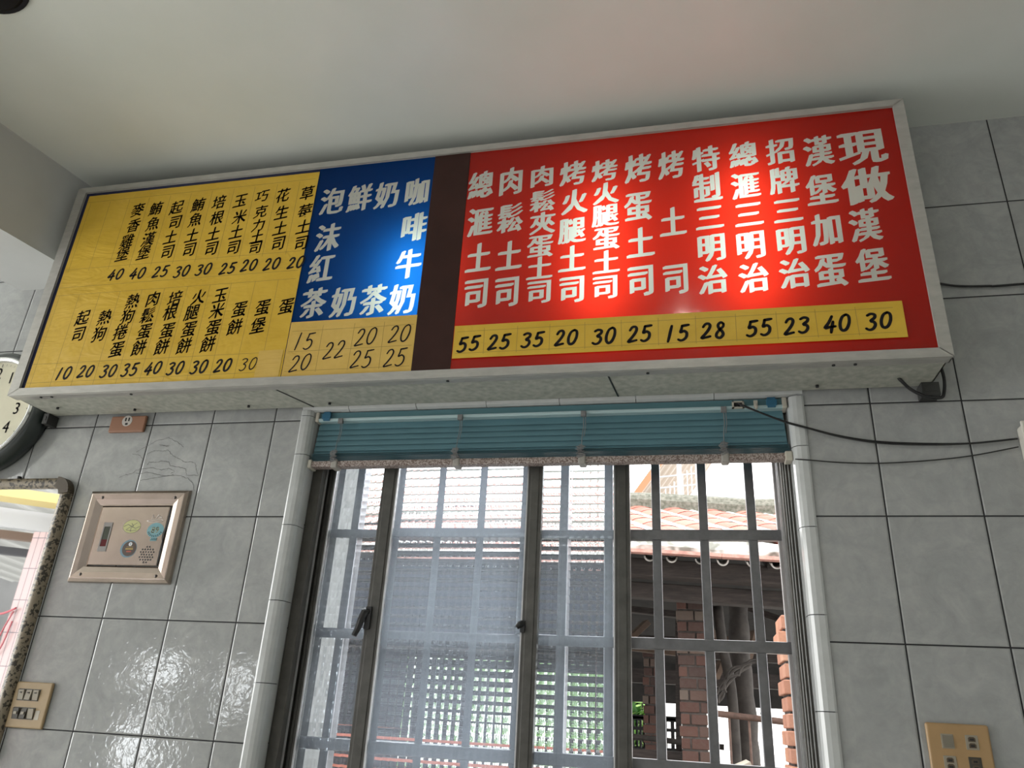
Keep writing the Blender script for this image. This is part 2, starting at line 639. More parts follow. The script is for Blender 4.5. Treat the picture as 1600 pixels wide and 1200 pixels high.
YELLOW = [
    ('麥香雞堡', [(0.322, 2.811), (0.324, 2.747), (0.317, 2.685), (0.315, 2.633)], '40', (0.313, 2.555)),
    ('鮪魚漢堡', [(0.393, 2.809), (0.399, 2.747), (0.398, 2.685), (0.396, 2.632)], '40', (0.396, 2.554)),
    ('起司土司', [(0.474, 2.805), (0.484, 2.745), (0.482, 2.685), (0.486, 2.628)], '25', (0.481, 2.553)),
    ('鮪魚土司', [(0.555, 2.807), (0.559, 2.747), (0.562, 2.684), (0.566, 2.629)], '30', (0.56, 2.548)),
    ('培根土司', [(0.632, 2.809), (0.639, 2.746), (0.641, 2.682), (0.647, 2.626)], '30', (0.638, 2.548)),
    ('玉米土司', [(0.711, 2.807), (0.723, 2.741), (0.724, 2.682), (0.727, 2.623)], '25', (0.724, 2.546)),
    ('巧克力土司', [(0.788, 2.817), (0.796, 2.754), (0.799, 2.701), (0.803, 2.655), (0.806, 2.615)], '20', (0.798, 2.55)),
    ('花生土司', [(0.864, 2.811), (0.873, 2.742), (0.879, 2.681), (0.884, 2.624)], '20', (0.877, 2.549)),
    ('草莓土司', [(0.95, 2.81), (0.955, 2.739), (0.96, 2.679), (0.964, 2.618)], '20', (0.959, 2.547)),
    ('起司', [(0.237, 2.399), (0.241, 2.34)], '10', (0.231, 2.204)),
    ('熱狗', [(0.32, 2.395), (0.319, 2.335)], '20', (0.312, 2.206)),
    ('熱狗捲蛋', [(0.407, 2.448), (0.405, 2.392), (0.396, 2.337), (0.4, 2.277)], '30', (0.394, 2.204)),
    ('肉鬆蛋餅', [(0.481, 2.451), (0.478, 2.392), (0.483, 2.335), (0.479, 2.278)], '35', (0.469, 2.204)),
    ('培根蛋餅', [(0.561, 2.447), (0.558, 2.397), (0.564, 2.333), (0.56, 2.277)], '40', (0.55, 2.206)),
    ('火腿蛋餅', [(0.645, 2.446), (0.635, 2.392), (0.64, 2.333), (0.637, 2.276)], '30', (0.627, 2.203)),
    ('玉米蛋餅', [(0.721, 2.447), (0.722, 2.392), (0.723, 2.334), (0.718, 2.277)], '30', (0.707, 2.203)),
    ('蛋餅', [(0.799, 2.392), (0.796, 2.331)], '20', (0.786, 2.204)),
    ('蛋堡', [(0.877, 2.393), (0.874, 2.331)], '30', (0.869, 2.205)),
    ('蛋', [(0.955, 2.392)], None, None),
]
RED = [
    ('現做漢堡', [(2.612, 2.779), (2.608, 2.649), (2.588, 2.523), (2.591, 2.4)], '30', (2.583, 2.239)),
    ('漢堡加蛋', [(2.499, 2.78), (2.494, 2.648), (2.495, 2.52), (2.49, 2.394)], '40', (2.488, 2.236)),
    ('招牌三明治', [(2.401, 2.793), (2.401, 2.691), (2.402, 2.59), (2.402, 2.493), (2.402, 2.391)], '23', (2.392, 2.236)),
    ('總滙三明治', [(2.3, 2.793), (2.299, 2.685), (2.301, 2.588), (2.299, 2.489), (2.3, 2.386)], '55', (2.302, 2.237)),
    ('特制三明治', [(2.197, 2.792), (2.194, 2.695), (2.197, 2.588), (2.197, 2.49), (2.196, 2.389)], '28', (2.189, 2.235)),
    ('烤土司', [(2.099, 2.782), (2.098, 2.583), (2.1, 2.399)], '15', (2.097, 2.233)),
    ('烤蛋土司', [(2.005, 2.781), (2.003, 2.647), (2.008, 2.522), (2.007, 2.401)], '25', (2.002, 2.237)),
    ('烤火腿蛋土司', [(1.907, 2.786), (1.911, 2.703), (1.91, 2.626), (1.913, 2.547), (1.913, 2.467), (1.911, 2.388)], '30', (1.909, 2.235)),
    ('烤火腿土司', [(1.813, 2.787), (1.82, 2.683), (1.815, 2.583), (1.817, 2.486), (1.819, 2.388)], '20', (1.808, 2.236)),
    ('肉鬆夾蛋土司', [(1.72, 2.787), (1.725, 2.696), (1.728, 2.617), (1.724, 2.538), (1.725, 2.463), (1.727, 2.387)], '35', (1.716, 2.235)),
    ('肉鬆土司', [(1.625, 2.78), (1.63, 2.644), (1.634, 2.512), (1.634, 2.394)], '25', (1.623, 2.235)),
    ('總滙土司', [(1.531, 2.776), (1.539, 2.64), (1.543, 2.513), (1.544, 2.395)], '55', (1.537, 2.233)),
]
BLUE = [
    ('咖啡牛奶', [(1.326, 2.775), (1.33, 2.642), (1.328, 2.511), (1.323, 2.392)], [('20', (1.33, 2.276)), ('25', (1.325, 2.203))]),
    ('奶茶', [(1.228, 2.774), (1.232, 2.395)], [('20', (1.228, 2.274)), ('25', (1.225, 2.204))]),
    ('鮮奶', [(1.136, 2.772), (1.139, 2.395)], [('22', (1.136, 2.235))]),
    ('泡沫紅茶', [(1.042, 2.77), (1.049, 2.631), (1.046, 2.518), (1.041, 2.398)], [('15', (1.034, 2.27)), ('20', (1.036, 2.2))]),
]

# handwritten digits as strokes on a unit box
DIG = {
    '0': [[(.55, .98), (.25, .86), (.08, .5), (.14, .16), (.38, .02), (.68, .12), (.88, .48), (.84, .84), (.62, .98), (.50, .96)]],
    '1': [[(.60, 1.0), (.52, .66), (.46, .33), (.38, .0)]],
    '2': [[(.16, .78), (.34, .96), (.64, .98), (.80, .82), (.70, .58), (.42, .30), (.10, .04), (.50, .06), (.90, .10)]],
    '3': [[(.16, .90), (.46, .98), (.80, .90), (.78, .72), (.46, .54), (.74, .46), (.86, .28), (.68, .06), (.36, .0), (.08, .10)]],
    '4': [[(.62, 1.0), (.36, .62), (.04, .32), (.44, .34), (.96, .36)], [(.74, .66), (.66, .34), (.60, .0)]],
    '5': [[(.30, .96), (.26, .74), (.20, .54), (.52, .60), (.80, .46), (.80, .20), (.58, .04), (.30, .0), (.06, .08)], [(.28, .95), (.58, .96), (.92, .98)]],
    '8': [[(.74, .88), (.50, .98), (.26, .84), (.36, .62), (.66, .42), (.80, .20), (.56, .0), (.22, .08), (.18, .28), (.44, .52), (.74, .70), (.76, .88)]],
}


def smooth_path(p, n=4):
    out = []
    for i in range(len(p) - 1):
        p0, p1, p2, p3 = p[max(i - 1, 0)], p[i], p[i + 1], p[min(i + 2, len(p) - 1)]
        for k in range(n):
            t = k / n
            out.append(tuple(0.5 * (2 * b + (c - a) * t + (2 * a - 5 * b + 4 * c - d) * t * t + (3 * b - a - 3 * c + d) * t ** 3)
                             for a, b, c, d in zip(p0, p1, p2, p3)))
    out.append(p[-1])
    return out


def number(mb, txt, cx, cz, w, h, stroke, y, gap=0.30, slant=0.12):
    tot = len(txt) * w + (len(txt) - 1) * w * gap
    x = cx - tot / 2
    for ch in txt:
        jr = 1 + rnd.uniform(-.05, .05)
        jz = rnd.uniform(-.03, .03) * h
        for st in DIG[ch]:
            pts = [(x + w * px + slant * (pz - .5) * h, cz + jz + h * jr * (pz - .5) + 0.06 * (x - cx + w * px)) for px, pz in st]
            pts = smooth_path(pts)
            n = len(pts)
            W = [stroke * (0.80 + 0.34 * math.sin(PI * (0.15 + 0.75 * i / max(1, n - 1))) + rnd.uniform(-.03, .03)) for i in range(n)]
            mb.ribbon(pts, W, y)
        x += w * (1 + gap)


def acrylic(name, lname, x0, x1, z0, z1, y, cols, mat_, label):
    """one acrylic sheet; the characters are let into the same sheet as white pieces"""
    verts = [(x0, z0), (x1, z0), (x1, z1), (x0, z1)]
    faces = [(0, 1, 2, 3)]
    chars = []
    for ci, col in enumerate(cols):
        for ch, cx, cz, w, h in col:
            vs, fs = glyph(ch, cx, cz, w, h, HEAVY, rise=0.05)
            b = len(verts)
            verts += vs
            faces += [tuple(b + i for i in f) for f in fs]
            xs_, zs_ = [p[0] for p in vs], [p[1] for p in vs]
            chars.append((ci, min(xs_), max(xs_), min(zs_), max(zs_), [tuple(vs[i] for i in f) for f in fs]))
    V, E_, F, _, _, OF = delaunay_2d_cdt([Vector(p) for p in verts], [], faces, 0, 1e-7)

    def owner_of(px, pz):
        for ci, a, b, c, d, tris in chars:
            if a < px < b and c < pz < d:
                for A, B, C in tris:
                    if ((B[0] - A[0]) * (pz - A[1]) - (B[1] - A[1]) * (px - A[0]) >= 0 and
                            (C[0] - B[0]) * (pz - B[1]) - (C[1] - B[1]) * (px - B[0]) >= 0 and
                            (A[0] - C[0]) * (pz - C[1]) - (A[1] - C[1]) * (px - C[0]) >= 0):
                        return ci
        return -1
    buckets = {}
    for f in F:
        px = sum(V[i].x for i in f) / len(f)
        pz = sum(V[i].y for i in f) / len(f)
        buckets.setdefault(owner_of(px, pz), []).append(f)

    def make(nm, fs, m, parent):
        used = sorted({i for f in fs for i in f})
        mp = {i: k for k, i in enumerate(used)}
        mb = MB()
        fl = []
        for f in fs:
            a, b_, c = (V[i] for i in f[:3])
            ccw = (b_.x - a.x) * (c.y - a.y) - (b_.y - a.y) * (c.x - a.x) > 0
            idx = [mp[i] for i in f]
            fl.append(idx if ccw else idx[::-1])
        mb.add([(V[i].x, y, V[i].y) for i in used], fl)
        return part(nm, mb, m, parent)
    p = make(name, buckets.get(-1, []), mat_, sign)
    p['label'] = label
    for ci in range(len(cols)):
        if ci in buckets:
            make(lname, buckets[ci], M_WHITELET, p)['label'] = 'white characters'
    return p


def red_sizes(n, i, ch, first):
    if first and i < 2:
        return 0.122, 0.125
    return {3: (.074, .105), 4: (.078, .108), 5: (.078, .094), 6: (.076, .082)}[n]


red_cols = []
for ci, (t, ps, pr, pp) in enumerate(RED):
    red_cols.append([(ch, p[0], p[1], *red_sizes(len(t), i, ch, ci == 0)) for i, (ch, p) in enumerate(zip(t, ps))])
red_cols[4].append(('一', 2.197, 2.647, .078, .094))      # the stroke under the second character
blue_cols = [[(ch, p[0], p[1], .082, .108) for ch, p in zip(t, ps)] for t, ps, prs in BLUE]
PY = -0.194
red = acrylic('red_panel', 'dish_name', 1.487, SX1 - .022, SZ0 + .012, SZ1 - .012, PY, red_cols, M_RED, 'red acrylic panel of the light box')
part('backing_sheet', MB().box(SX0 + .02, 0.979, -0.1945, -0.193, SZ0 + .012, SZ1 - .012), M_NAVY, sign)['label'] = 'dark navy margin round the yellow paper'
blue = acrylic('blue_panel', 'drink_name', 0.978, 1.376, SZ0 + .012, SZ1 - .012, PY, blue_cols, M_BLUE, 'blue acrylic panel of the light box')
brown = part('brown_panel', MB().box(1.374, 1.489, -0.1962, -0.1938, SZ0 + .012, SZ1 - .012), M_BROWN, sign)
brown['label'] = 'dark brown strip'


def grid_paper(name, x0, x1, z0, z1, y, vx, hz, mat_, label):
    mb = MB()
    mb.box(x0, x1, y, y + 0.0006, z0, z1, 0)
    for x, a, b in vx:
        mb.ribbon([(x, a), (x + rnd.uniform(-.002, .002), b)], 0.0011, y - 0.00015, 1, caps=False)
    for z, a, b in hz:
        mb.ribbon([(a, z), (b, z + rnd.uniform(-.002, .002))], 0.0011, y - 0.00015, 1, caps=False)
    p = part(name, mb, [mat_, M_PENCIL], sign)
    p['label'] = label
    return p


vx = [(x, 2.58, 2.86) for x in [0.12, 0.20, 0.275, 0.355, 0.436, 0.516, 0.597, 0.677, 0.756, 0.836, 0.917]]
vx += [(x, 2.16, 2.49) for x in [0.12, 0.195, 0.272, 0.350, 0.431, 0.512, 0.594, 0.675, 0.75, 0.83, 0.912]]
hz = [(z, 0.10, 0.97) for z in (2.865, 2.59, 2.52, 2.49, 2.24, 2.175)]
paper = grid_paper('yellow_menu_paper', 0.103, 0.980, 2.153, 2.893, -0.1968, vx, hz, M_PAPER, 'yellow paper with brush written dishes')
patch = part('paper_patch', MB().box(0.896, 0.974, -0.1978, -0.1973, 2.156, 2.246), M_PAPER2, paper)
for t, ps, pr, pp in YELLOW:
    mb = MB()
    for ch, p in zip(t, ps):
        wd = 0.050 if len(t) < 5 else 0.048
        ht = 0.058 if len(t) < 5 else 0.051
        vs, fs = glyph(ch, p[0], p[1], wd, ht, BRUSH, rise=0.13, lean=0.05)
        mb.add([(x, -0.1973, z) for x, z in vs], fs)
    part('dish_name', mb, M_INK, paper)['label'] = 'black brush characters'
    if pr:
        mb = MB()
        thin = t == '蛋堡'
        number(mb, pr, pp[0], pp[1], 0.0235, 0.040, 0.0034 if thin else 0.0062, -0.1973)
        part('price', mb, M_INK, paper)['label'] = 'black written number'
bp_ = grid_paper('drink_price_paper', 0.982, 1.376, 2.153, 2.336, -0.1966,
                 [(x, 2.17, 2.32) for x in (1.087, 1.185, 1.28)], [(2.305, 0.99, 1.37), (2.238, 0.99, 1.37), (2.175, 0.99, 1.37)],
                 M_PAPER2, 'ochre paper under the drinks')
for t, ps, prs in BLUE:
    for pr, pp in prs:
        mb = MB()
        number(mb, pr, pp[0], pp[1], 0.029, 0.053, 0.0042, -0.1971, gap=0.22)
        part('price', mb, M_INK, bp_)['label'] = 'black written number'
rp = grid_paper('price_strip', 1.492, 2.643, 2.190, 2.291, -0.1985,
                [(x, 2.20, 2.28) for x in (1.58, 1.672, 1.762, 1.858, 1.955, 2.05, 2.145, 2.245, 2.345, 2.44, 2.535)],
                [(2.272, 1.5, 2.62), (2.205, 1.5, 2.62)], M_PAPER, 'yellow paper strip of prices')
for ci, (t, ps, pr, pp) in enumerate(RED):
    mb = MB()
    number(mb, pr, pp[0], pp[1], 0.0265, 0.044, 0.0072, -0.1989)
    part('price', mb, M_INK, rp)['label'] = 'black written number'
# lamps inside the box, behind the acrylic
for x, z, hgt, pw in ((1.335, 2.46, 0.26, 0.33), (1.895, 2.50, 0.40, 0.42), (2.295, 2.52, 0.44, 0.46)):
    o = area('sign_lamp', (x, -0.075, z), (-PI / 2, 0, 0), 0.035, hgt, pw * 0.36, (0.86, 1.0, 0.92))
    o.parent = sign
    o.location = Vector((x, -0.075, z)) - sign.location
# wall brackets under the back edge and the feed cord
for x0, x1 in ((2.700, 2.742), (0.048, 0.068)):
    mb = MB()
    mb.box(x0, x1, -0.045, -0.0015, 2.100, 2.136)
    mb.box(x0 + .006, x1 - .006, -0.047, -0.045, 2.110, 2.125)
    part('bracket', mb, plain('bracket_steel', (0.05, 0.05, 0.048), 0.5, 0.3), sign, bevel=0.002)
cord = MB()
cord.tube(smooth_path([(2.640, -0.075, 2.140), (2.650, -0.07, 2.128), (2.672, -0.055, 2.112), (2.705, -0.05, 2.094), (2.740, -0.045, 2.092), (2.752, -0.04, 2.112),
                       (2.757, -0.04, 2.150), (2.752, -0.04, 2.20), (2.745, -0.04, 2.26)], 5), 0.0042, 8)
part('feed_cord', cord, M_BLACK, sign, smooth=True)

# ------------------------------------------------------------------ window
win = bpy.data.objects.new('window_1', None)
win.location = (1.69, 0.08, 0.95)
COL.objects.link(win)
tag(win, 'sliding window of ribbed glass sashes in bronze aluminium frame', kind='structure')
fm = MB()
fm.box(0.998, 1.030, 0.052, 0.135, 0.95, 2.13).box(2.352, 2.394, 0.052, 0.135, 0.95, 2.13)
fm.box(1.030, 2.352, 0.052, 0.135, 2.095, 2.13).box(1.030, 2.352, 0.052, 0.135, 0.95, 0.985)
part('frame', fm, M_BRONZE, win, bevel=0.002)
for x, y in ((1.0315, 0.078), (1.0315, 0.107), (2.3505, 0.078), (2.3505, 0.107)):
    part('track_rib', MB().box(x - .004, x + .004, y - .0015, y + .0015, 0.985, 2.095), M_ALU, win)
for x in (2.357, 2.363, 2.371, 2.379):
    part('track_rib', MB().box(x - .0012, x + .0012, 0.048, 0.0525, 0.955, 2.095), M_ALU, win)
struct('trim_4', MB().box(0.90, 1.036, 0.2005, 0.33, 0.9, 2.4), speckle('pale_outer_plaster', (0.14, 0.14, 0.135), (0.26, 0.26, 0.25), 30, 0.9, 0.5, 0.2), 'pale plaster jamb outside the left end of the window')
BR_L = plain('grey_bronze_sash', (0.085, 0.082, 0.075), 0.4, 0.3, var=0.2, scale=25)


def sash(x0, x1, yc, sl, sr, gm=M_GLASS):
    d = 0.012
    z0, z1 = 0.988, 2.092
    mb = MB()
    # hollow stiles with a step where the glass is held
    for a, b, sgn in ((x0, x0 + sl, 1), (x1 - sr, x1, -1)):
        mb.box(a, b, yc - d, yc + d, z0, z1)
        mb.box(a + .010, b - .010, yc - d - .0022, yc - d, z0, z1)
    mb.box(x0 + sl, x1 - sr, yc - d, yc + d, z0, z0 + .05)
    mb.box(x0 + sl, x1 - sr, yc - d, yc + d, z1 - .045, z1)
    s = part('sash', mb, BR_L, win, bevel=0.0015)
    g = part('pane', MB().box(x0 + sl - .004, x1 - sr + .004, yc - .0025, yc + .0025, z0 + .046, z1 - .041), gm, s)
    g['label'] = 'checker ribbed clear glass'
    bead = MB()
    for a in (x0 + sl, x1 - sr):
        bead.box(a - .002, a + .002, yc - d - .001, yc - d + .004, z0 + .05, z1 - .045)
    part('glazing_bead', bead, M_ALU, s)
    return s


sA = sash(1.034, 1.252, 0.107, 0.020, 0.030)
sB = sash(1.222, 1.708, 0.078, 0.047, 0.043, M_GLASS_DUSTY)
sC = sash(1.668, 1.951, 0.107, 0.030, 0.043)
# crescent handles on the stiles of the middle sash
h1 = MB()
h1.tube([(1.234, .066, 1.548), (1.222, .055, 1.543), (1.216, .050, 1.522), (1.211, .048, 1.500), (1.204, .044, 1.480)], [.011, .011, .010, .0085, .007], 10)
h1.box(1.224, 1.240, .056, .068, 1.50, 1.56)
part('handle', h1, M_BLACK, sB, smooth=False)
h2 = MB()
h2.tube([(1.672, .064, 1.527), (1.662, .056, 1.524), (1.655, .054, 1.516)], [.010, .009, .006], 10)
h2.box(1.664, 1.676, .056, .068, 1.505, 1.535)
part('handle', h2, M_BLACK, sB)

# ------------------------------------------------------------------ security grille outside the glass
M_POST = plain('pale_grille_post', (0.42, 0.40, 0.40), 0.5, 0.3)
gr = thing('security_grille', 'grey steel security grille of upright and cross bars outside the window', 'grille', (1.69, 0.16, 0.95))
gx = [2.3555 if i == 0 else 2.3555 - .078 - 0.1285 * (i - 1) for i in range(11)]
for i, x in enumerate(gx):
    if x < 1.0:
        continue
    w = 0.027 if i == 0 else 0.0245
    part('upright_bar', MB().box(x - w / 2, x + w / 2, 0.150, 0.166, 0.955, 2.13), M_STAIN if i else M_POST, gr, bevel=0.002)
for z in (2.075, 1.786, 1.497, 1.208):
    part('cross_bar', MB().box(1.0, 2.370, 0.146, 0.170, z - .0145, z + .0145), M_STAIN, gr, bevel=0.002)

# ------------------------------------------------------------------ venetian blind drawn up
M_TEAL = plain('teal_blind_enamel', (0.110, 0.225, 0.265), 0.38, var=0.05, scale=10)
M_TEALD = plain('teal_headrail_enamel', (0.095, 0.205, 0.235), 0.42)
M_LIP = plain('headrail_lip_highlight', (0.42, 0.56, 0.58), 0.3)  # pale tone paints the highlight along the lip
M_CREAM = plain('cream_plastic', (0.50, 0.47, 0.40), 0.45)
M_RAILSP = speckle('speckled_bottom_rail', (0.14, 0.095, 0.08), (0.42, 0.36, 0.33), 260, 0.5, 0.5, 0.1)
M_CORD = plain('grey_cord', (0.20, 0.20, 0.20), 0.8)
M_STOP = plain('clouded_stop', (0.34, 0.32, 0.29), 0.5)
M_CLIP = plain('blue_clip_plastic', (0.03, 0.13, 0.22), 0.35)
bl = thing('venetian_blind', 'teal venetian blind drawn up across the top of the window', 'blind', (1.69, 0.03, 1.95))
hr = MB()
hr.box(1.012, 2.368, 0.012, 0.046, 2.102, 2.128)
part('headrail', hr, M_TEALD, bl, bevel=0.002)
part('headrail_lip', MB().prism([(0.010, 2.099), (0.006, 2.103), (0.006, 2.107), (0.012, 2.107), (0.046, 2.103), (0.046, 2.099)], 1.012, 2.368, 'x'), M_LIP, bl)
for a, b in ((1.001, 1.013), (2.366, 2.379)):
    part('end_cap', MB().box(a, b, 0.005, 0.048, 2.098, 2.129), M_CREAM, bl, bevel=0.003)
for a in (1.028, 2.328):
    mb = MB()
    mb.box(a, a + .022, 0.003, 0.050, 2.100, 2.1285).box(a - .003, a + .025, 0.001, 0.004, 2.104, 2.122)
    part('mounting_clip', mb, M_CLIP, bl, bevel=0.0015)
mb = MB()
for (a, b, c, d) in ((2.236, 2.268, 2.1165, 2.120), (2.236, 2.268, 2.099, 2.103), (2.236, 2.241, 2.099, 2.120), (2.263, 2.268, 2.099, 2.120)):
    mb.box(a, b, 0.002, 0.008, c, d)
mb.box(2.241, 2.263, 0.006, 0.010, 2.103, 2.1165, 1)
part('cord_lock', mb, [M_CREAM, M_BLACK], bl)
mb = MB().box(2.293, 2.303, 0.001, 0.008, 2.100, 2.120)
mb.tube([(2.298, 0.002, 2.108), (2.299, -.002, 2.10), (2.298, .002, 2.094)], 0.0035, 8)
part('tilt_hook', mb, M_CREAM, bl)


def slat(mb, z, tilt, y=0.028, w=0.026, x0=1.008, x1=2.372):
    sec = []
    n = 6
    for i in range(n + 1):
        t = i / n - .5
        yy = t * w
        zz = 0.0012 * (1 - 4 * t * t)
        sec.append((y + yy * math.cos(tilt) - zz * math.sin(tilt), z + yy * math.sin(tilt) + zz * math.cos(tilt)))
    sec2 = [(a, b - 0.0006) for a, b in sec[::-1]]
    mb.prism(sec + sec2, x0, x1, 'x')


mb = MB()
for i in range(6):
    slat(mb, 2.0885 - 0.0172 * i, 1.25, w=0.0245, x0=1.008 - .001 * i, x1=2.368 + .001 * i)
for i in range(10):
    slat(mb, 1.9985 - 0.0029 * i, 0.10, w=0.028, x0=1.004 - rnd.uniform(0, .003), x1=2.374 + rnd.uniform(0, .003))
part('slats', mb, M_TEAL, bl)
part('bottom_rail', MB().box(1.006, 2.366, 0.012, 0.044, 1.955, 1.974), M_RAILSP, bl, bevel=0.004)
for a, b in ((0.998, 1.010), (2.362, 2.381)):
    part('end_cap', MB().box(a, b, 0.008, 0.048, 1.951, 1.977), M_CREAM, bl, bevel=0.003)
for x in (1.086, 1.465, 1.829, 2.213):
    mb = MB()
    pts = [(x, 0.010, 2.100), (x + .001, 0.010, 2.06), (x - .003, .010, 2.03), (x - .004, .010, 2.00), (x - .004, 0.009, 1.96)]
    mb.tube(pts, 0.0012, 6)
    mb.tube([(p[0] + .006, p[1] - .001, p[2]) for p in pts[:3]], 0.0010, 6)
    # cord bunched in loops over the stacked slats
    loop = []
    for k in range(46):
        loop.append((x - .006 + .012 * math.sin(k * 1.9) + rnd.uniform(-.003, .003), 0.008 - 0.004 * (k % 3) / 2, 2.004 - 0.034 * k / 46 + .003 * math.cos(k * 2.3)))
    mb.tube(loop, 0.0011, 5)
    part('ladder_cord', mb, M_CORD, bl)
    part('cord_stop', MB().box(x - .013, x + .008, 0.008, 0.046, 1.950, 1.976), M_STOP, bl, bevel=0.004)
    part('cord_guide', MB().box(x - .007, x + .008, 0.002, 0.012, 2.090, 2.106), M_CORD, bl, bevel=0.001)

# ------------------------------------------------------------------ cables on the tiles
tc = thing('twin_cable', 'sagging pair of black cables from the blind to the white box', 'cable', (2.6, 0, 1.99))
part('strand', MB().tube(smooth_path([(2.252, -.003, 2.111), (2.28, -.005, 2.096), (2.32, -.006, 2.075), (2.372, -.006, 2.052), (2.417, -.009, 2.035), (2.495, -.008, 2.010),
                                      (2.584, -.008, 1.992), (2.688, -.008, 1.984), (2.797, -.008, 1.982), (2.903, -.010, 1.991)], 5), 0.0022, 8), M_BLACK, tc, smooth=True)
part('strand', MB().tube(smooth_path([(2.256, -.003, 2.106), (2.284, -.007, 2.091), (2.325, -.009, 2.070), (2.375, -.009, 2.047), (2.417, -.012, 2.032), (2.495, -.0115, 2.006),
                                      (2.584, -.0115, 1.987), (2.688, -.0115, 1.9795), (2.797, -.0115, 1.980), (2.903, -.014, 1.989)], 5), 0.0020, 8), M_BLACK, tc, smooth=True)
single('thin_cable', MB().tube(smooth_path([(2.384, -.002, 1.950), (2.418, -.008, 1.945), (2.486, -.007, 1.938), (2.577, -.007, 1.934), (2.681, -.007, 1.938), (2.791, -.007, 1.949), (2.903, -.009, 1.970)], 5), 0.0016, 8),
       M_BLACK, 'single thin black cable on the grey tiles below the sagging twin cables', 'cable', (2.6, 0, 1.94), smooth=True)
single('wall_cable', MB().tube(smooth_path([(2.735, -.012, 2.470), (2.765, -.008, 2.456), (2.80, -.007, 2.444), (2.85, -.007, 2.432), (2.92, -.007, 2.427), (3.00, -.007, 2.427), (3.6, -.007, 2.445), (4.395, -.007, 2.46)], 5), 0.0032, 8),
       M_BLACK, 'black cable on the tiles right of the red panel', 'cable', (3.0, 0, 2.43), smooth=True)

M_WHITEP = plain('off_white_plastic', (0.60, 0.58, 0.52), 0.4, var=0.05, scale=9)
jb = thing('junction_box', 'white plastic box on the tiles where the black cables end', 'box', (2.97, 0, 1.85))
part('body', MB().box(2.909, 3.04, -0.040, -0.001, 1.855, 2.020), M_WHITEP, jb, bevel=0.006)
part('lid', MB().box(2.904, 3.045, -0.048, -0.040, 1.850, 2.025), M_WHITEP, jb, bevel=0.004)

# ------------------------------------------------------------------ wall clock
ck = thing('wall_clock', 'round wall clock with cream face behind the left end of the sign', 'clock', (-0.175, 0, 2.150))
CX, CZ = -0.178, 2.152
M_CKRIM = plain('dark_green_clock_case', (0.022, 0.030, 0.028), 0.3, coat=0.3)
M_CHROME = plain('polished_chrome', (0.72, 0.72, 0.72), 0.14, 1.0)
M_DIAL = plain('cream_dial', (0.62, 0.59, 0.44), 0.5, var=0.06, scale=8)
M_GREYINK = plain('grey_numeral', (0.10, 0.10, 0.095), 0.6)
part('case', MB().lathe_y(CX, CZ, [(0.0, -.002), (0.200, -.002), (0.216, -.006), (0.218, -.03), (0.212, -.055), (0.198, -.066), (0.190, -.062)], 72), M_CKRIM, ck, smooth=True)
part('bezel', MB().lathe_y(CX, CZ, [(0.192, -.058), (0.191, -.069), (0.186, -.073), (0.179, -.070), (0.175, -.056)], 72), M_CHROME, ck, smooth=True)
dial = part('dial', MB().disc_y(CX, CZ, 0.177, -0.054, 72), M_DIAL, ck)
for hnum in range(1, 13):
    a = PI / 2 - hnum * PI / 6
    t = str(hnum)
    mb = MB()
    for k, ch in enumerate(t):
        vs, fs = glyph(ch, CX + .132 * math.cos(a) + (k - (len(t) - 1) / 2) * .022, CZ + .132 * math.sin(a) + 0.003, 0.052, 0.060, [(-.006, 0), (.006, 0)])
        mb.add([(x, -0.0546, z) for x, z in vs], fs)
    part('numeral', mb, M_GREYINK, dial)
mb = MB()
for k in range(60):
    a = k * PI / 30
    r0, r1 = (.162, .170) if k % 5 else (.158, .170)
    mb.ribbon([(CX + r0 * math.cos(a), CZ + r0 * math.sin(a)), (CX + r1 * math.cos(a), CZ + r1 * math.sin(a))], 0.0012 if k % 5 else .003, -0.0545, caps=False)
part('minute_ring', mb, M_GREYINK, dial)
for ang, L, w, nm in ((PI / 2 + 1.9, 0.085, 0.008, 'hour_hand'), (PI / 2 + 3.0, 0.125, 0.006, 'minute_hand')):
    mb = MB().bar((CX - .02 * math.cos(ang), -.058, CZ - .02 * math.sin(ang)), (CX + L * math.cos(ang), -.058, CZ + L * math.sin(ang)), w, 0.001, upv=(0, 1, 0))
    part(nm, mb, M_BLACK, ck)

# ------------------------------------------------------------------ mirror
mi = thing('wall_mirror', 'wall mirror in mottled brown frame with rounded corners below the clock', 'mirror', (-0.08, 0, 1.12))
M_MIR = plain('mirror_glass', (0.86, 0.87, 0.86), 0.015, 1.0)
M_MOT = speckle('mottled_tortoise_frame', (0.035, 0.028, 0.018), (0.24, 0.20, 0.14), 95, 0.45, 0.46, 0.03)
M_CORNER = plain('ribbed_brown_corner', (0.085, 0.066, 0.042), 0.5)
mx0, mx1, mz0, mz1 = -0.38, 0.212, 1.10, 1.922


def rrect(x0, x1, z0, z1, r, n=7):
    out = []
    for cx, cz, a0 in ((x1 - r, z1 - r, 0), (x0 + r, z1 - r, PI / 2), (x0 + r, z0 + r, PI), (x1 - r, z0 + r, 1.5 * PI)):
        for k in range(n + 1):
            a = a0 + k * PI / 2 / n
            out.append((cx + r * math.cos(a), cz + r * math.sin(a)))
    return out


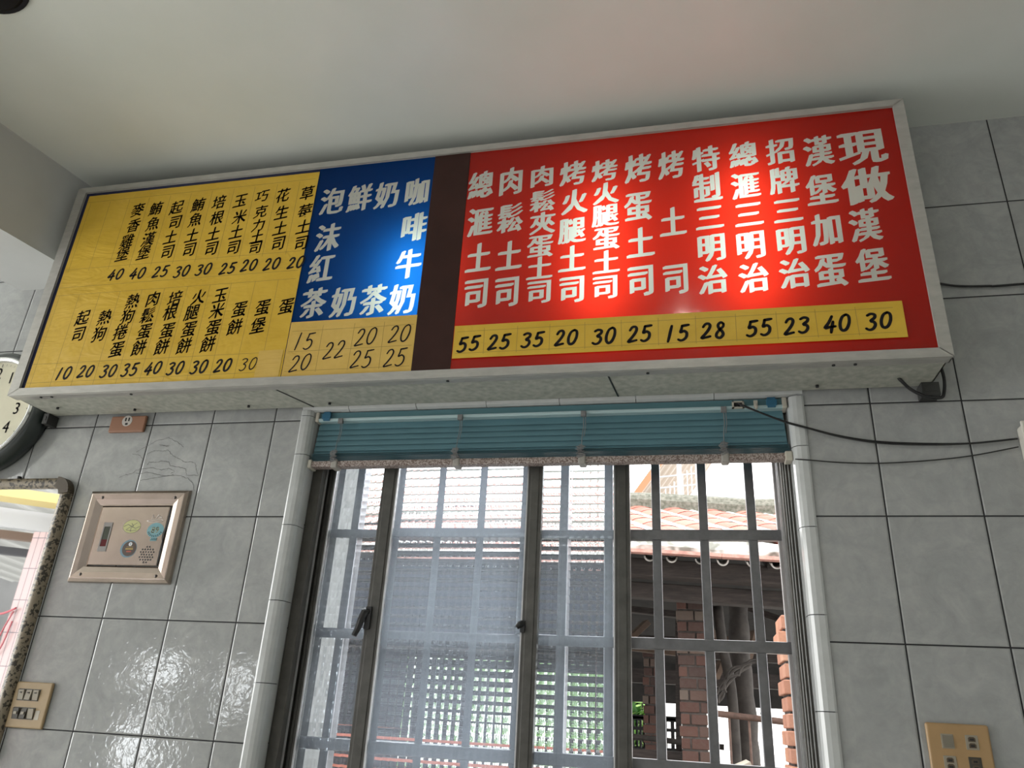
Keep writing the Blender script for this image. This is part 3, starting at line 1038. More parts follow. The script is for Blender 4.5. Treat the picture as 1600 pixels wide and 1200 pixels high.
def ring(mb, outer, inner, ya, yb, lo=0, hi=None):
    n = len(outer)
    vs = []
    for o_, i_ in zip(outer, inner):
        m_ = ((o_[0] + i_[0]) / 2, (o_[1] + i_[1]) / 2)
        vs += [(o_[0], ya, o_[1]), (o_[0] * .85 + m_[0] * .15, yb + .004, o_[1] * .85 + m_[1] * .15), (m_[0], yb, m_[1]),
               (i_[0] * .85 + m_[0] * .15, yb + .004, i_[1] * .85 + m_[1] * .15), (i_[0], ya * .5, i_[1])]
    fs = []
    hi = n if hi is None else hi
    for i in range(lo, hi):
        j = (i + 1) % n
        for k in range(4):
            fs.append((i * 5 + k, i * 5 + k + 1, j * 5 + k + 1, j * 5 + k))
    return mb.add(vs, fs)


part('frame', ring(MB(), rrect(mx0, mx1, mz0, mz1, .05), rrect(mx0 + .034, mx1 - .034, mz0 + .034, mz1 - .034, .022), -0.001, -0.026), M_MOT, mi, smooth=True)
part('glass', MB().box(mx0 + .02, mx1 - .02, -0.010, -0.004, mz0 + .02, mz1 - .02), M_MIR, mi)
for lo in (0, 8, 16, 24):
    mb = MB()
    o_ = rrect(mx0 - .001, mx1 + .001, mz0 - .001, mz1 + .001, .051, 7)
    i_ = rrect(mx0 + .033, mx1 - .033, mz0 + .033, mz1 - .033, .021, 7)
    for k in range(lo, lo + 7):
        a, b, c, d = o_[k], o_[k + 1], i_[k + 1], i_[k]
        for t0, t1 in ((0.0, 0.42), (0.5, 0.92)):
            L = lambda p, q, t: (p[0] + (q[0] - p[0]) * t, p[1] + (q[1] - p[1]) * t)
            mb.prism([L(a, b, t0), L(a, b, t1), L(d, c, t1), L(d, c, t0)], -0.0295, -0.002, 'y')
    part('corner_grip', mb, M_CORNER, mi)
part('hanger', MB().tube([(-0.01, -.006, 1.921), (-0.01, -.006, 1.932)], .006, 10), M_BLACK, mi)

# ------------------------------------------------------------------ stainless speaker box
sb = thing('speaker_box', 'square stainless steel box with round stickers set in the grey tiles', 'box', (0.457, 0, 1.598))
M_SS = plain('stained_stainless', (0.37, 0.31, 0.265), 0.26, 0.95, var=0.12, scale=14, bump=0.08, bscale=25)
M_SSB = plain('bright_stainless_edge', (0.55, 0.52, 0.49), 0.22, 0.95)
ox0, ox1, oz0, oz1 = 0.284, 0.634, 1.599, 1.881
ix0, ix1, iz0, iz1 = 0.341, 0.584, 1.650, 1.829


def rect(x0, x1, z0, z1):
    return [(x0, z0), (x1, z0), (x1, z1), (x0, z1)]


def loft(mb, loops):
    n = 4
    vs, fs = [], []
    for r, y in loops:
        vs += [(x, y, z) for x, z in r]
    for i in range(len(loops) - 1):
        for k in range(n):
            j = (k + 1) % n
            fs.append((i * n + k, i * n + j, (i + 1) * n + j, (i + 1) * n + k))
    return mb.add(vs, fs)


mb = MB()
ins = lambda d: rect(ox0 + d, ox1 - d, oz0 + d, oz1 - d)
loft(mb, [(ins(0), -.001), (ins(.003), -.010), (ins(.011), -.016), (ins(.014), -.0165), (ins(.030), -.0155), (ins(.046), -.011),
          (rect(ix0 - .003, ix1 + .003, iz0 - .003, iz1 + .003), -.0085), (rect(ix0 - .001, ix1 + .001, iz0 - .001, iz1 + .001), -.004)])
part('frame', mb, M_SS, sb, bevel=0.0012)
mb = MB()
loft(mb, [(rect(ix0 + .001, ix1 - .004, iz0 + .001, iz1 - .001), -.003), (rect(ix0 + .001, ix1 - .004, iz0 + .001, iz1 - .001), -.0105), (rect(ix0 + .0025, ix1 - .006, iz0 + .0025, iz1 - .0025), -.012)])
mb.add([(ix0 + .0025, -.012, iz0 + .0025), (ix1 - .006, -.012, iz0 + .0025), (ix1 - .006, -.012, iz1 - .0025), (ix0 + .0025, -.012, iz1 - .0025)], [(0, 1, 2, 3)])
door = part('door', mb, M_SS, sb)
mb = MB()
gp = [(0.5835, 1.822), (0.5845, 1.790), (0.583, 1.765), (0.579, 1.748), (0.5775, 1.735), (0.581, 1.722), (0.582, 1.69), (0.582, 1.656)]
mb.ribbon(gp, [.003, .006, .0045, .0065, .004, .003, .0065, .003], -.0125)
part('bent_gap', mb, M_BLACK, sb)
for x, z in ((0.336, 1.857), (0.592, 1.855), (0.332, 1.622), (0.590, 1.620)):
    mb = MB().lathe_y(x, z, [(0.0, -.0185), (.0030, -.0182), (.0048, -.0165), (.0052, -.0130)], 14)
    part('screw', mb, plain('dark_screw', (0.08, 0.07, 0.065), 0.3, 0.8), sb, smooth=True)
mb = MB()
for a, b, c, d in ((.365, .3695, 1.691, 1.779), (.3905, .395, 1.691, 1.779), (.3695, .3905, 1.691, 1.706), (.3695, .3905, 1.7665, 1.779)):
    mb.box(a, b, -.0135, -.0118, c, d)
slot = part('meter_window', mb, plain('slot_grey', (0.20, 0.19, 0.18), 0.4, 0.5), door)
part('meter_lens', MB().box(.3695, .3905, -.0126, -.0118, 1.727, 1.7665), plain('dim_green_lens', (0.06, 0.07, 0.055), 0.15), door)
part('red_lens', MB().box(.3695, .3905, -.0127, -.0118, 1.706, 1.727), plain('dark_red_lens', (0.10, 0.012, 0.014), 0.15), door)
mb = MB()
for i in range(-3, 4):
    for j in range(-3, 4):
        x = .5385 + i * .0088 + (j % 2) * .0044
        z = 1.683 + j * .0076
        if (x - .5385) ** 2 + (z - 1.683) ** 2 < .0245 ** 2:
            mb.disc_y(x, z, .0026, -.0126, 10)
part('speaker_holes', mb, M_BLACK, door)
st = MB().disc_y(.464, 1.767, .0305, -.0123, 28, 0, .0205)
st.ribbon([(.437, 1.767), (.450, 1.773), (.464, 1.767), (.478, 1.761), (.491, 1.767)], .0016, -.0125, 1)
st.ribbon([(.446, 1.757), (.480, 1.778)], .0014, -.0125, 1).ribbon([(.463, 1.752), (.462, 1.762), (.470, 1.768), (.462, 1.776)], .0018, -.0125, 1)
for k in range(7):
    st.ribbon([(.449 + k * .005, 1.7525 + .0008 * abs(k - 3)), (.4515 + k * .005, 1.7545 + .0008 * abs(k - 3))], .0016, -.0125, 1)
for k in range(64):
    a, b = 2 * PI * k / 64, 2 * PI * (k + 1) / 64
    st.ribbon([(.464 + .030 * math.cos(a), 1.767 + .020 * math.sin(a)), (.464 + .030 * math.cos(b), 1.767 + .020 * math.sin(b))], .0008, -.0125, 1, caps=False)
part('sticker', st, [plain('yellow_green_sticker', (0.50, 0.50, 0.22), 0.4), M_GREYINK], door)['label'] = 'oval yellow green sticker'
st = MB().disc_y(.548, 1.756, .0285, -.0123, 28, 0, .0225)
st.box(.538, .560, -.0125, -.0122, 1.7235, 1.7335, 0)
for k, ch in enumerate('89'):
    vs, fs = glyph(ch, .5435 + k * .0135 + .004, 1.757, .027, .027, [(-.02, 0), (.02, 0)])
    st.add([(x, -.0127, z) for x, z in vs], fs, 1)
for k in range(9):
    a = PI * (1.12 + .76 * k / 8)
    st.ribbon([(.548 + .021 * math.cos(a), 1.756 + .0165 * math.sin(a)), (.548 + .0245 * math.cos(a), 1.756 + .0195 * math.sin(a))], .0026, -.0125, 2)
for k in range(4):
    st.ribbon([(.541 + k * .0055, 1.7265), (.5435 + k * .0055, 1.7305)], .0022, -.0127, 2)
part('sticker', st, [plain('teal_sticker', (0.16, 0.34, 0.38), 0.4), plain('pale_sticker_print', (0.55, 0.58, 0.40), 0.4), plain('dark_teal_print', (0.02, 0.07, 0.08), 0.4)], door)['label'] = 'round teal sticker'
st = MB().disc_y(.4715, 1.700, .0280, -.0123, 32, 0, .0265).disc_y(.4745, 1.700, .0240, -.0125, 32, 1, .0225)
st.disc_y(.475, 1.7135, .0060, -.0127, 16, 2).ribbon([(.475, 1.7105), (.475, 1.7165)], .002, -.0128, 0)
for k in range(5):
    st.box(.462 + k * .0052, .4662 + k * .0052, -.0127, -.0126, 1.697, 1.7015, 3)
st.box(.467, .483, -.0127, -.0126, 1.6895, 1.6935, 4).box(.4635, .4865, -.0127, -.0126, 1.7045, 1.7055, 3)
part('sticker', st, [plain('steel_blue_rim', (0.13, 0.24, 0.30), 0.4), plain('dark_brown_sticker', (0.055, 0.032, 0.022), 0.4), plain('white_print', (0.7, 0.7, 0.72), 0.4),
                     plain('ochre_print', (0.45, 0.30, 0.06), 0.4), plain('red_print', (0.40, 0.06, 0.03), 0.4)], door)['label'] = 'round dark brown sticker with blue rim'
mb = MB()
mb.tube(smooth_path([(.512, -.0118, 1.785), (.520, -.0122, 1.782), (.545, -.0122, 1.781), (.566, -.0122, 1.784), (.560, -.0122, 1.789), (.540, -.0122, 1.787), (.512, -.0118, 1.785)]), .0011, 6)
mb.tube([(.528, -.0120, 1.788), (.529, -.0122, 1.803), (.537, -.0122, 1.792)], .0010, 6)
mb.tube([(.541, -.0120, 1.789), (.548, -.0122, 1.803), (.553, -.0122, 1.800), (.551, -.0122, 1.795), (.560, -.0120, 1.797), (.558, -.012, 1.791)], .0010, 6)
part('embossed_ship', mb, M_SSB, door, smooth=True)

# ------------------------------------------------------------------ outlets and switches
M_TAN = plain('tan_plate_plastic', (0.40, 0.255, 0.12), 0.40, var=0.08, scale=12)
M_TAN2 = plain('aged_tan_plate', (0.36, 0.26, 0.14), 0.42, var=0.12, scale=14)
M_BRN = plain('brown_plate_plastic', (0.30, 0.15, 0.09), 0.42, var=0.06, scale=12)
M_KEY = plain('grey_key', (0.30, 0.27, 0.21), 0.35)
M_KEYD = plain('dark_key', (0.055, 0.048, 0.036), 0.4)
ou = thing('wall_outlet', 'small brown outlet plate under the left end of the sign', 'outlet', (0.345, 0, 2.074))
part('plate', MB().box(.282, .413, -.012, -.001, 2.075, 2.131), M_BRN, ou, bevel=0.004)
mb = MB().disc_y(.345, 2.113, .0185, -.0124, 28, 0)
mb.lathe_y(.345, 2.113, [(.0185, -.0118), (.0185, -.0126), (.017, -.0128)], 28, 0)
part('socket', mb, plain('pale_socket_face', (0.55, 0.52, 0.48), 0.4), ou)
mb = MB().box(.337, .3415, -.0135, -.0124, 2.112, 2.124).box(.3490, .3535, -.0135, -.0124, 2.112, 2.124).box(.3410, .3495, -.0135, -.0124, 2.099, 2.106)
part('socket_slots', mb, M_BLACK, ou)

sw = thing('switch_plate', 'aged tan switch plate with two rows of keys beside the mirror', 'switch', (0.276, 0, 1.199))
part('plate', MB().box(.2165, .338, -.011, -.001, 1.199, 1.319), M_TAN2, sw, bevel=0.004, seg=3)
for row, zc in ((0, 1.285), (1, 1.237)):
    part('key_bezel', MB().box(.232, .304, -.0118, -.0105, zc - .0155, zc + .0155), M_KEYD, sw)
    for k in range(3):
        x = .2435 + k * .0245
        m_ = M_KEY if row == 0 or k == 2 else M_KEYD
        mb = MB()
        mb.prism([(-.0112, zc - .013), (-.0165 if k % 2 else -.0130, zc - .013), (-.0130 if k % 2 else -.0165, zc + .013), (-.0112, zc + .013)], x - .0095, x + .0095, 'x')
        kk = part('key', mb, m_, sw, bevel=.0008)
        if row == 0:
            part('indicator', MB().box(x - .003, x + .003, -.0172, -.0120, zc + .004, zc + .0075), M_KEYD, kk)
        elif k < 2:
            part('indicator', MB().box(x - .005, x + .005, -.0172, -.0120, zc - .003, zc + .004), M_KEY, kk)
part('paper_tag', MB().box(.306, .320, -.0114, -.0108, 1.222, 1.246), plain('faded_tag', (0.50, 0.47, 0.40), 0.6), sw)

so = thing('outlet_plate', 'tan outlet plate of four sockets on the tiles right of the window', 'outlet', (2.66, 0, 1.215))
part('plate', MB().box(2.597, 2.723, -.011, -.001, 1.215, 1.337), M_TAN, so, bevel=0.006, seg=3)
for i, (x, z) in enumerate(((2.637, 1.301), (2.685, 1.301), (2.636, 1.258), (2.685, 1.258))):
    part('socket_bezel', MB().box(x - .0125, x + .0125, -.0122, -.0105, z - .0145, z + .0145), M_KEY if i != 3 else M_KEYD, so, bevel=.0006)
    mb = MB()
    if i == 0:
        mb.prism([(-.0122, z - .0115), (-.0155, z - .0115), (-.0132, z + .0115), (-.0122, z + .0115)], x - .0095, x + .0095, 'x')
        part('key', mb, plain('clouded_key', (0.20, 0.18, 0.14), 0.3), so)
    else:
        for dz in (.0062, -.0062):
            pl = [(x - .007, z + dz - .0048), (x + .007, z + dz - .0048), (x + .007, z + dz + .002), (x + .004, z + dz + .0048), (x - .004, z + dz + .0048), (x - .007, z + dz + .002)]
            mb.prism(pl, -.0128, -.0118, 'y', 0)
            mb.box(x - .004, x + .004, -.0131, -.0126, z + dz - .0025, z + dz + .0015, 1)
        part('socket', mb, [plain('socket_brown', (0.09, 0.065, 0.04), 0.4), M_BLACK], so)

# ------------------------------------------------------------------ ink outline of mountains printed across two tiles
INK = [[(0.401, 2.009), (0.434, 2.03), (0.468, 2.047), (0.505, 2.055), (0.539, 2.042), (0.567, 2.023)],
       [(0.387, 2.004), (0.416, 1.998), (0.429, 1.987)],
       [(0.442, 2.001), (0.459, 2.011), (0.477, 2.013), (0.498, 2.01), (0.516, 2.014), (0.531, 1.999), (0.546, 1.991), (0.566, 1.983), (0.579, 1.974), (0.602, 1.974), (0.622, 1.97), (0.631, 1.949), (0.643, 1.93)],
       [(0.452, 1.966), (0.457, 1.976), (0.481, 1.973), (0.502, 1.979), (0.526, 1.975), (0.538, 1.961), (0.577, 1.955), (0.595, 1.949), (0.602, 1.931), (0.643, 1.928)],
       [(0.363, 1.925), (0.384, 1.935), (0.406, 1.938), (0.418, 1.949), (0.433, 1.953), (0.478, 1.955), (0.51, 1.949), (0.532, 1.954), (0.557, 1.943), (0.544, 1.936)],
       [(0.421, 1.938), (0.467, 1.941), (0.499, 1.933), (0.531, 1.928), (0.554, 1.934)],
       [(0.443, 1.915), (0.487, 1.922), (0.546, 1.929), (0.584, 1.928), (0.608, 1.92), (0.631, 1.905), (0.642, 1.881)],
       [(0.48, 2.032), (0.516, 2.029)], [(0.483, 2.028), (0.513, 2.026)]]
mb = MB()
for l in INK:
    p = []
    for a, b in zip(l[:-1], l[1:]):
        for k in range(5):
            t = k / 5
            p.append((a[0] + (b[0] - a[0]) * t + rnd.uniform(-.0016, .0016), a[1] + (b[1] - a[1]) * t + rnd.uniform(-.0016, .0016)))
    p.append(l[-1])
    mb.ribbon(p, [rnd.uniform(.0006, .0019) for _ in p], -0.0008)
single('tile_drawing', mb, plain('faint_ink', (0.12, 0.12, 0.12), 0.4), 'faint ink outline of mountains on the grey tiles above the steel box', 'drawing', (0.5, 0, 1.95))

# dark rounded fixture on the ceiling
fx = thing('ceiling_fixture', 'dark rounded fixture on the ceiling at the upper left corner', 'fixture', (0.33, -0.90, 2.996))
part('base', MB().tube([(0.352, -0.970, 2.9955), (0.352, -0.970, 2.988)], 0.132, 48), M_INK, fx, bevel=0.003)
part('cover', MB().tube([(0.352, -0.970, 2.988), (0.352, -0.970, 2.980), (0.352, -0.970, 2.974)], [0.120, 0.11, 0.06], 48), M_INK, fx, smooth=True)

# small two bulb lamp on the ceiling above the viewer; the red panel mirrors it
cl = thing('ceiling_lamp', 'small ceiling lamp with two bulbs mirrored in the red panel', 'lamp', (2.15, -1.46, 2.996))
part('canopy', MB().tube([(2.153, -1.458, 2.9955), (2.153, -1.458, 2.975)], 0.07, 28), M_WHITEP, cl, bevel=.004)
for x, y in ((2.118, -1.418), (2.188, -1.497)):
    mb = MB()
    mb.tube([(x, y, 2.976), (x, y, 2.958)], 0.012, 12)
    part('socket', mb, M_BLACK, cl)
    part('bulb', MB().tube([(x, y, 2.958), (x, y, 2.950), (x, y, 2.938), (x, y, 2.930)], [.008, .013, .013, .006], 14), emit('warm_bulb', (1.0, 0.93, 0.82), 22), cl, smooth=True)

# ------------------------------------------------------------------ the yard behind the window
M_YARD = plain('yard_concrete', (0.30, 0.29, 0.27), 0.9, var=0.25, scale=3)
struct('ground_back', MB().box(-9, 11, 0.2, 22, -0.25, 0.0), M_YARD, 'yard concrete behind the wall')
M_RTILE = brick_mat('old_red_roof_tile', [(0.36, 0.060, 0.034), (0.40, 0.085, 0.05), (0.32, 0.058, 0.037), (0.44, 0.12, 0.08)], 0.8)
M_MORTAR = speckle('weathered_mortar', (0.16, 0.16, 0.14), (0.58, 0.57, 0.54), 14, 0.9, 0.48, 0.10, bump=0.4)
M_RIDGE = speckle('mossy_ridge_cement', (0.045, 0.048, 0.034), (0.13, 0.125, 0.105), 40, 0.95, 0.5, 0.2, bump=0.5)
M_OLDWOOD = plain('weathered_grey_wood', (0.036, 0.028, 0.025), 0.85, var=0.5, scale=9, bump=0.5, bscale=20, stretch=(1.2, 9, 9))
M_POLE = plain('grey_tree_pole', (0.044, 0.038, 0.034), 0.9, var=0.4, scale=14, bump=0.6, bscale=30)
M_PLANK = plain('brown_plank', (0.075, 0.046, 0.030), 0.8, var=0.4, scale=12, bump=0.3)
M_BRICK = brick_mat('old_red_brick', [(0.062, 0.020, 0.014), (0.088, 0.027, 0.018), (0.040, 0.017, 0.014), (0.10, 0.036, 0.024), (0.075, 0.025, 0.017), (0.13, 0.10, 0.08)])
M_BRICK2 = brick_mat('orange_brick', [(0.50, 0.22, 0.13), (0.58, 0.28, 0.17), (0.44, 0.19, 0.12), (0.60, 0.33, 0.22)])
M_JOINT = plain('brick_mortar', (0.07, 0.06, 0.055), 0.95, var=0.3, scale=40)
M_RUST = plain('rusty_rail', (0.10, 0.058, 0.044), 0.75, var=0.35, scale=30, bump=0.2)
M_NET = speckle('dark_shade_net', (0.008, 0.008, 0.014), (0.036, 0.036, 0.056), 240, 0.9, 0.5, 0.2)
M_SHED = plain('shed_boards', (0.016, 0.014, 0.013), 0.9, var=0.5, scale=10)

house = thing('old_house', 'old low house with red tiled roof behind the window', 'house', (1.5, 3.0, 0.0))
EY, EZ, RY, RZ = 1.78, 2.135, 3.15, 2.640
sk = lambda x: -0.050 * (x - 1.83)


def slope_pt(x, t, h=0.0):
    return (x + 0.0, EY + (RY - EY) * t, EZ + sk(x) + (RZ - EZ) * t + h)


# rows of barrel tiles, each row in overlapping courses
tiles = MB()
pans = MB()
YAW = -0.62          # the rows run slantwise up the roof
xr = -2.0
while xr < 5.6:
    nc = 9
    for c_ in range(nc):
        t0, t1 = c_ / nc, min((c_ + 1.12) / nc, 1.0)
        vs, fs = [], []
        for t, lift, rr in ((t0, 0.004, 0.086), (t1, 0.001, 0.084)):
            p = slope_pt(xr + YAW * t, t)
            for k in range(11):
                a = PI * k / 10
                vs.append((p[0] + rr * math.cos(a), p[1], p[2] + lift + 0.040 * math.sin(a) + rnd.uniform(-.001, .001)))
        for k in range(10):
            fs.append((k, k + 1, 12 + k, 11 + k))
        tiles.add(vs, fs)
    a, b = slope_pt(xr + .115, 0.0, .016), slope_pt(xr + .115 + YAW, 1.0, .010)
    pans.add([(a[0] - .045, a[1], a[2] + .006), (a[0], a[1], a[2] + .022), (a[0] + .045, a[1], a[2] + .006),
              (b[0] - .045, b[1], b[2] + .006), (b[0], b[1], b[2] + .022), (b[0] + .045, b[1], b[2] + .006)], [(0, 1, 4, 3), (1, 2, 5, 4)])
    xr += 0.230
part('tile_rows', tiles, M_RTILE, house, smooth=False)
part('mortar_lines', pans, M_MORTAR, house)
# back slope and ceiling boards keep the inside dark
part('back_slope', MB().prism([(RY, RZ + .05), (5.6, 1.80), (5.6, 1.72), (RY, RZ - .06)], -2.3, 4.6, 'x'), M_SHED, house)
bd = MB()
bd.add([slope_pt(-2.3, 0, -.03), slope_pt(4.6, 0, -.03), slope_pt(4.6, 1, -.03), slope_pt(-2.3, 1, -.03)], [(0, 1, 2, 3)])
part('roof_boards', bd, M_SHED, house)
rdg = MB()
prof = [(-.10, -.03), (-.10, .05), (-.07, .09), (-.03, .115), (.03, .115), (.07, .09), (.10, .05), (.10, -.03)]
xs_ = [-2.3 + .23 * k for k in range(31)]
vs, fs = [], []
for x in xs_:
    dz = rnd.uniform(-.008, .008)
    for a, b in prof:
        p = slope_pt(x, 1)
        vs.append((x, p[1] + a, p[2] + b + dz + rnd.uniform(-.004, .004)))
for i in range(len(xs_) - 1):
    for k in range(7):
        fs.append((i * 8 + k, i * 8 + k + 1, i * 8 + 9 + k, i * 8 + 8 + k))
rdg.add(vs, fs)
part('ridge_cap', rdg, M_RIDGE, house)
# cement bedding along the eave with the pan ends rolled out of it
em = MB()
vs, fs = [], []
n = 90
for i in range(n):
    x = -2.3 + 6.9 * i / (n - 1)
    p = slope_pt(x, 0)
    j = lambda a: rnd.uniform(-a, a)
    vs += [(x, p[1] - .05 + j(.008), p[2] - .055), (x, p[1] - .055 + j(.008), p[2] - .035 + j(.006)), (x, p[1] - .02 + j(.01), p[2] + .018 + j(.012)), (x, p[1] + .07, p[2] + .040 + j(.012)), (x, p[1] + .16 + j(.02), p[2] + .062)]
for i in range(n - 1):
    for k in range(4):
        fs.append((i * 5 + k, i * 5 + k + 1, i * 5 + 6 + k, i * 5 + 5 + k))
em.add(vs, fs)
part('eave_cement', em, M_MORTAR, house)
eb = MB()
x = -2.3
while x < 4.5:
    p, p2 = slope_pt(x, 0), slope_pt(x + .28, 0)
    eb.bar((x, p[1] - .058, p[2] - .066 + rnd.uniform(-.003, .003)), (x + .283, p2[1] - .058, p2[2] - .066), .05, .016)
    x += .285
part('eave_board', eb, plain('pinkish_eave_tile', (0.46, 0.24, 0.20), 0.8, var=0.3, scale=30), house)
for i in range(16):
    x = 1.20 + i * .118 + (rnd.uniform(-.02, .02)) if i > 3 else 0.6 + i * .15
    p = slope_pt(x, 0)
    mb = MB()
    rr = .021
    pts = [(p[0] - rr * math.cos(a), p[1] - .03, p[2] - .078 - rr * math.sin(a)) for a in [k * PI / 10 for k in range(11)]]
    pts2 = [(q[0], q[1] + .16, q[2] + .05) for q in pts]
    mb.add([*pts, *pts2], [(k, k + 1, 12 + k, 11 + k) for k in range(10)])
    o = part('tile_end', mb, M_MORTAR, house)
    s_ = o.modifiers.new('thick', 'SOLIDIFY')
    s_.thickness = 0.007
eb = MB()
eb.bar((-2.3, 1.90, 2.02 + sk(-2.3)), (4.6, 1.90, 2.02 + sk(4.6)), .11, .085)
part('eave_beam', eb, M_OLDWOOD, house, bevel=.006)
eb = MB()
eb.bar((-2.3, 2.02, 1.93 + sk(-2.3)), (4.6, 2.02, 1.93 + sk(4.6)), .10, .075)
part('eave_beam', eb, M_OLDWOOD, house, bevel=.006)
for k, x in enumerate((-1.6, -0.7, 0.2, 1.05, 1.78, 2.50, 3.3)):
    a, b = slope_pt(x, .03, -.075), slope_pt(x - .05, .97, -.075)
    part('rafter', MB().bar(a, b, .06, .07), M_OLDWOOD, house, bevel=.004)
part('back_boards', MB().box(-2.3, 4.6, 5.3, 5.36, 1.50, 1.86), M_SHED, house)
part('tie_beam', MB().bar((-2.3, 3.60, 1.86), (4.6, 3.60, 1.80), .10, .10), M_OLDWOOD, house, bevel=.005)
part('tie_beam', MB().bar((-2.3, 4.2, 1.66), (4.6, 4.2, 1.64), .09, .10), M_OLDWOOD, house, bevel=.005)


def brick_stack(mb, x0, x1, y0, y1, z0, z1, course=.055, jag=0.0):
    z = z0
    r = 0
    while z < z1 - .01:
        h = course - .009
        w = (x1 - x0)
        d = (y1 - y0)
        cut = x0 + w * (.66 if r % 2 else .36) + rnd.uniform(-.01, .01)
        e0, e1 = rnd.uniform(-.006, .006) - (jag if r % 3 == 0 else 0), rnd.uniform(-.006, .006)
        yj = rnd.uniform(-.005, .005)
        for a, b in ((x0 + e0, cut - .004), (cut + .004, x1 + e1)):
            mb.box(a, b, y0 + yj, y0 + d * .48 + yj, z, z + h)
        for a, b in ((x0 + e0, x0 + w * .5 - .004), (x0 + w * .5 + .004, x1 + e1)):
            mb.box(a, b, y0 + d * .52, y1, z, z + h)
        z += course
        r += 1
    return mb


def pillar(parent, x0, x1, y0, y1, z1, m):
    s = part('brick_pillar', brick_stack(MB(), x0, x1, y0, y1, 0.0, z1), m, parent, bevel=.003)
    part('joint_core', MB().box(x0 + .008, x1 - .008, y0 + .008, y1 - .008, 0.0, z1 - .01), M_JOINT, s)
    return s


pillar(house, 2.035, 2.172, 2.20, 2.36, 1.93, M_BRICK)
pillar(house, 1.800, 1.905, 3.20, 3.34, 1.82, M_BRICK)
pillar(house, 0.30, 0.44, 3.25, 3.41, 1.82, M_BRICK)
part('side_boards', MB().box(-2.3, 0.55, 3.14, 3.18, 0.0, 1.78), M_SHED, house)
# brick pier at the right, outside the eave
pier = thing('brick_pier', 'pier of orange bricks with a ragged edge beside the right end of the grille', 'pier', (2.56, 1.40, 0))
part('bricks', brick_stack(MB(), 2.450, 2.69, 1.30, 1.52, 0.0, 1.745, .060, jag=.008), M_BRICK2, pier, bevel=.004)
part('joint_core', MB().box(2.460, 2.68, 1.31, 1.51, 0.0, 1.735), M_JOINT, pier)

# standing poles, vine
single('tree_pole', MB().tube(smooth_path([(2.325, 2.45, 0.0), (2.345, 2.45, 0.6), (2.355, 2.45, 1.15), (2.36, 2.45, 1.35), (2.352, 2.45, 1.6), (2.357, 2.45, 1.82), (2.36, 2.45, 1.95)], 4),
                              [.070 - .0009 * i + .004 * math.sin(i * 1.7) for i in range(25)], 14), M_POLE, 'thick grey pole with knots under the old roof', 'pole', (2.34, 2.45, 0), smooth=True)
single('crooked_pole', MB().tube(smooth_path([(2.30, 2.30, 0.0), (2.298, 2.30, .8), (2.297, 2.30, 1.22), (2.292, 2.30, 1.5), (2.262, 2.30, 1.70), (2.248, 2.30, 1.90)], 4), .027, 10),
       M_POLE, 'thin bent grey pole left of the thick pole with knots', 'pole', (2.3, 2.30, 0), smooth=True)
single('leaning_stick', MB().bar((1.985, 2.62, 0.0), (2.035, 2.62, 1.86), .045, .03), M_OLDWOOD, 'slim board leaning upright left of the brick pillar', 'board', (2.0, 2.62, 0))
for k, (a, b, c, lab) in enumerate((((2.19, 2.26, 1.46), (2.28, 2.24, 1.56), (2.42, 2.28, 1.63), 'twisted vine stem crossing the grey poles'),
                                    ((2.20, 2.17, 1.42), (2.26, 2.16, 1.50), (2.38, 2.18, 1.60), 'lower twisted vine stem crossing the thin bent pole'),
                                    ((2.42, 2.28, 1.66), (2.46, 2.30, 1.45), (2.43, 2.3, 1.36), 'dark vine stem hanging right of the thick pole'))):
    pts = smooth_path([a, ((a[0] + b[0]) / 2 + .01, a[1], (a[2] + b[2]) / 2 - .012), b, ((b[0] + c[0]) / 2, b[1], (b[2] + c[2]) / 2 + .012), c], 5)
    mb = MB().tube(pts, .0085, 7)
    mb.tube([(p[0] + .012 * math.sin(i), p[1] - .01, p[2] + .012 * math.cos(i)) for i, p in enumerate(pts)], .005, 6)
    single('vine_stem', mb, M_POLE, lab, 'vine', a, smooth=True)

# rusty railing
rl = thing('rusty_railing', 'rusty pipe railing with thin balusters left of the orange pier', 'railing', (2.5, 2.0, 0))
part('top_pipe', MB().tube([(2.205, 2.0, 1.372), (2.5, 2.0, 1.352), (3.2, 2.0, 1.31)], .0145, 12), M_RUST, rl, smooth=True)
for k in range(8):
    x = 2.262 + .088 * k
    part('baluster', MB().tube([(x, 2.0, 0.0), (x, 2.0, 1.36 - .058 * (x - 2.3))], .0055, 8), M_RUST, rl, smooth=True)

# crate on a low block wall
blk = single('block_wall', MB().box(1.2, 2.1, 3.5, 4.1, 0, 1.02), M_MORTAR, 'low block wall under the black crate', 'wall', (1.65, 3.8, 0))
cr = thing('plastic_crate', 'black plastic lattice crate left of the brick pillar', 'crate', (1.86, 3.72, 1.02))
for y in (3.52, 3.92):
    mb = MB()
    for k in range(9):
        x = 1.66 + .05 * k
        mb.box(x - .007, x + .007, y - .006, y + .006, 1.03, 1.36)
    for k in range(6):
        z = 1.04 + .062 * k
        mb.box(1.655, 2.065, y - .007, y + .007, z - .010, z + .010)
    part('lattice_side', mb, M_BLACK, cr)
for x in (1.655, 2.065):
    mb = MB()
    for k in range(9):
        y = 3.52 + .05 * k
        mb.box(x - .006, x + .006, y - .007, y + .007, 1.03, 1.36)
    for k in range(6):
        z = 1.04 + .062 * k
        mb.box(x - .007, x + .007, 3.52, 3.92, z - .010, z + .010)
    part('lattice_end', mb, M_BLACK, cr)
part('base', MB().box(1.655, 2.065, 3.52, 3.92, 1.02, 1.04), M_BLACK, cr)
part('rim', MB().box(1.648, 2.072, 3.513, 3.532, 1.345, 1.37), M_BLACK, cr)
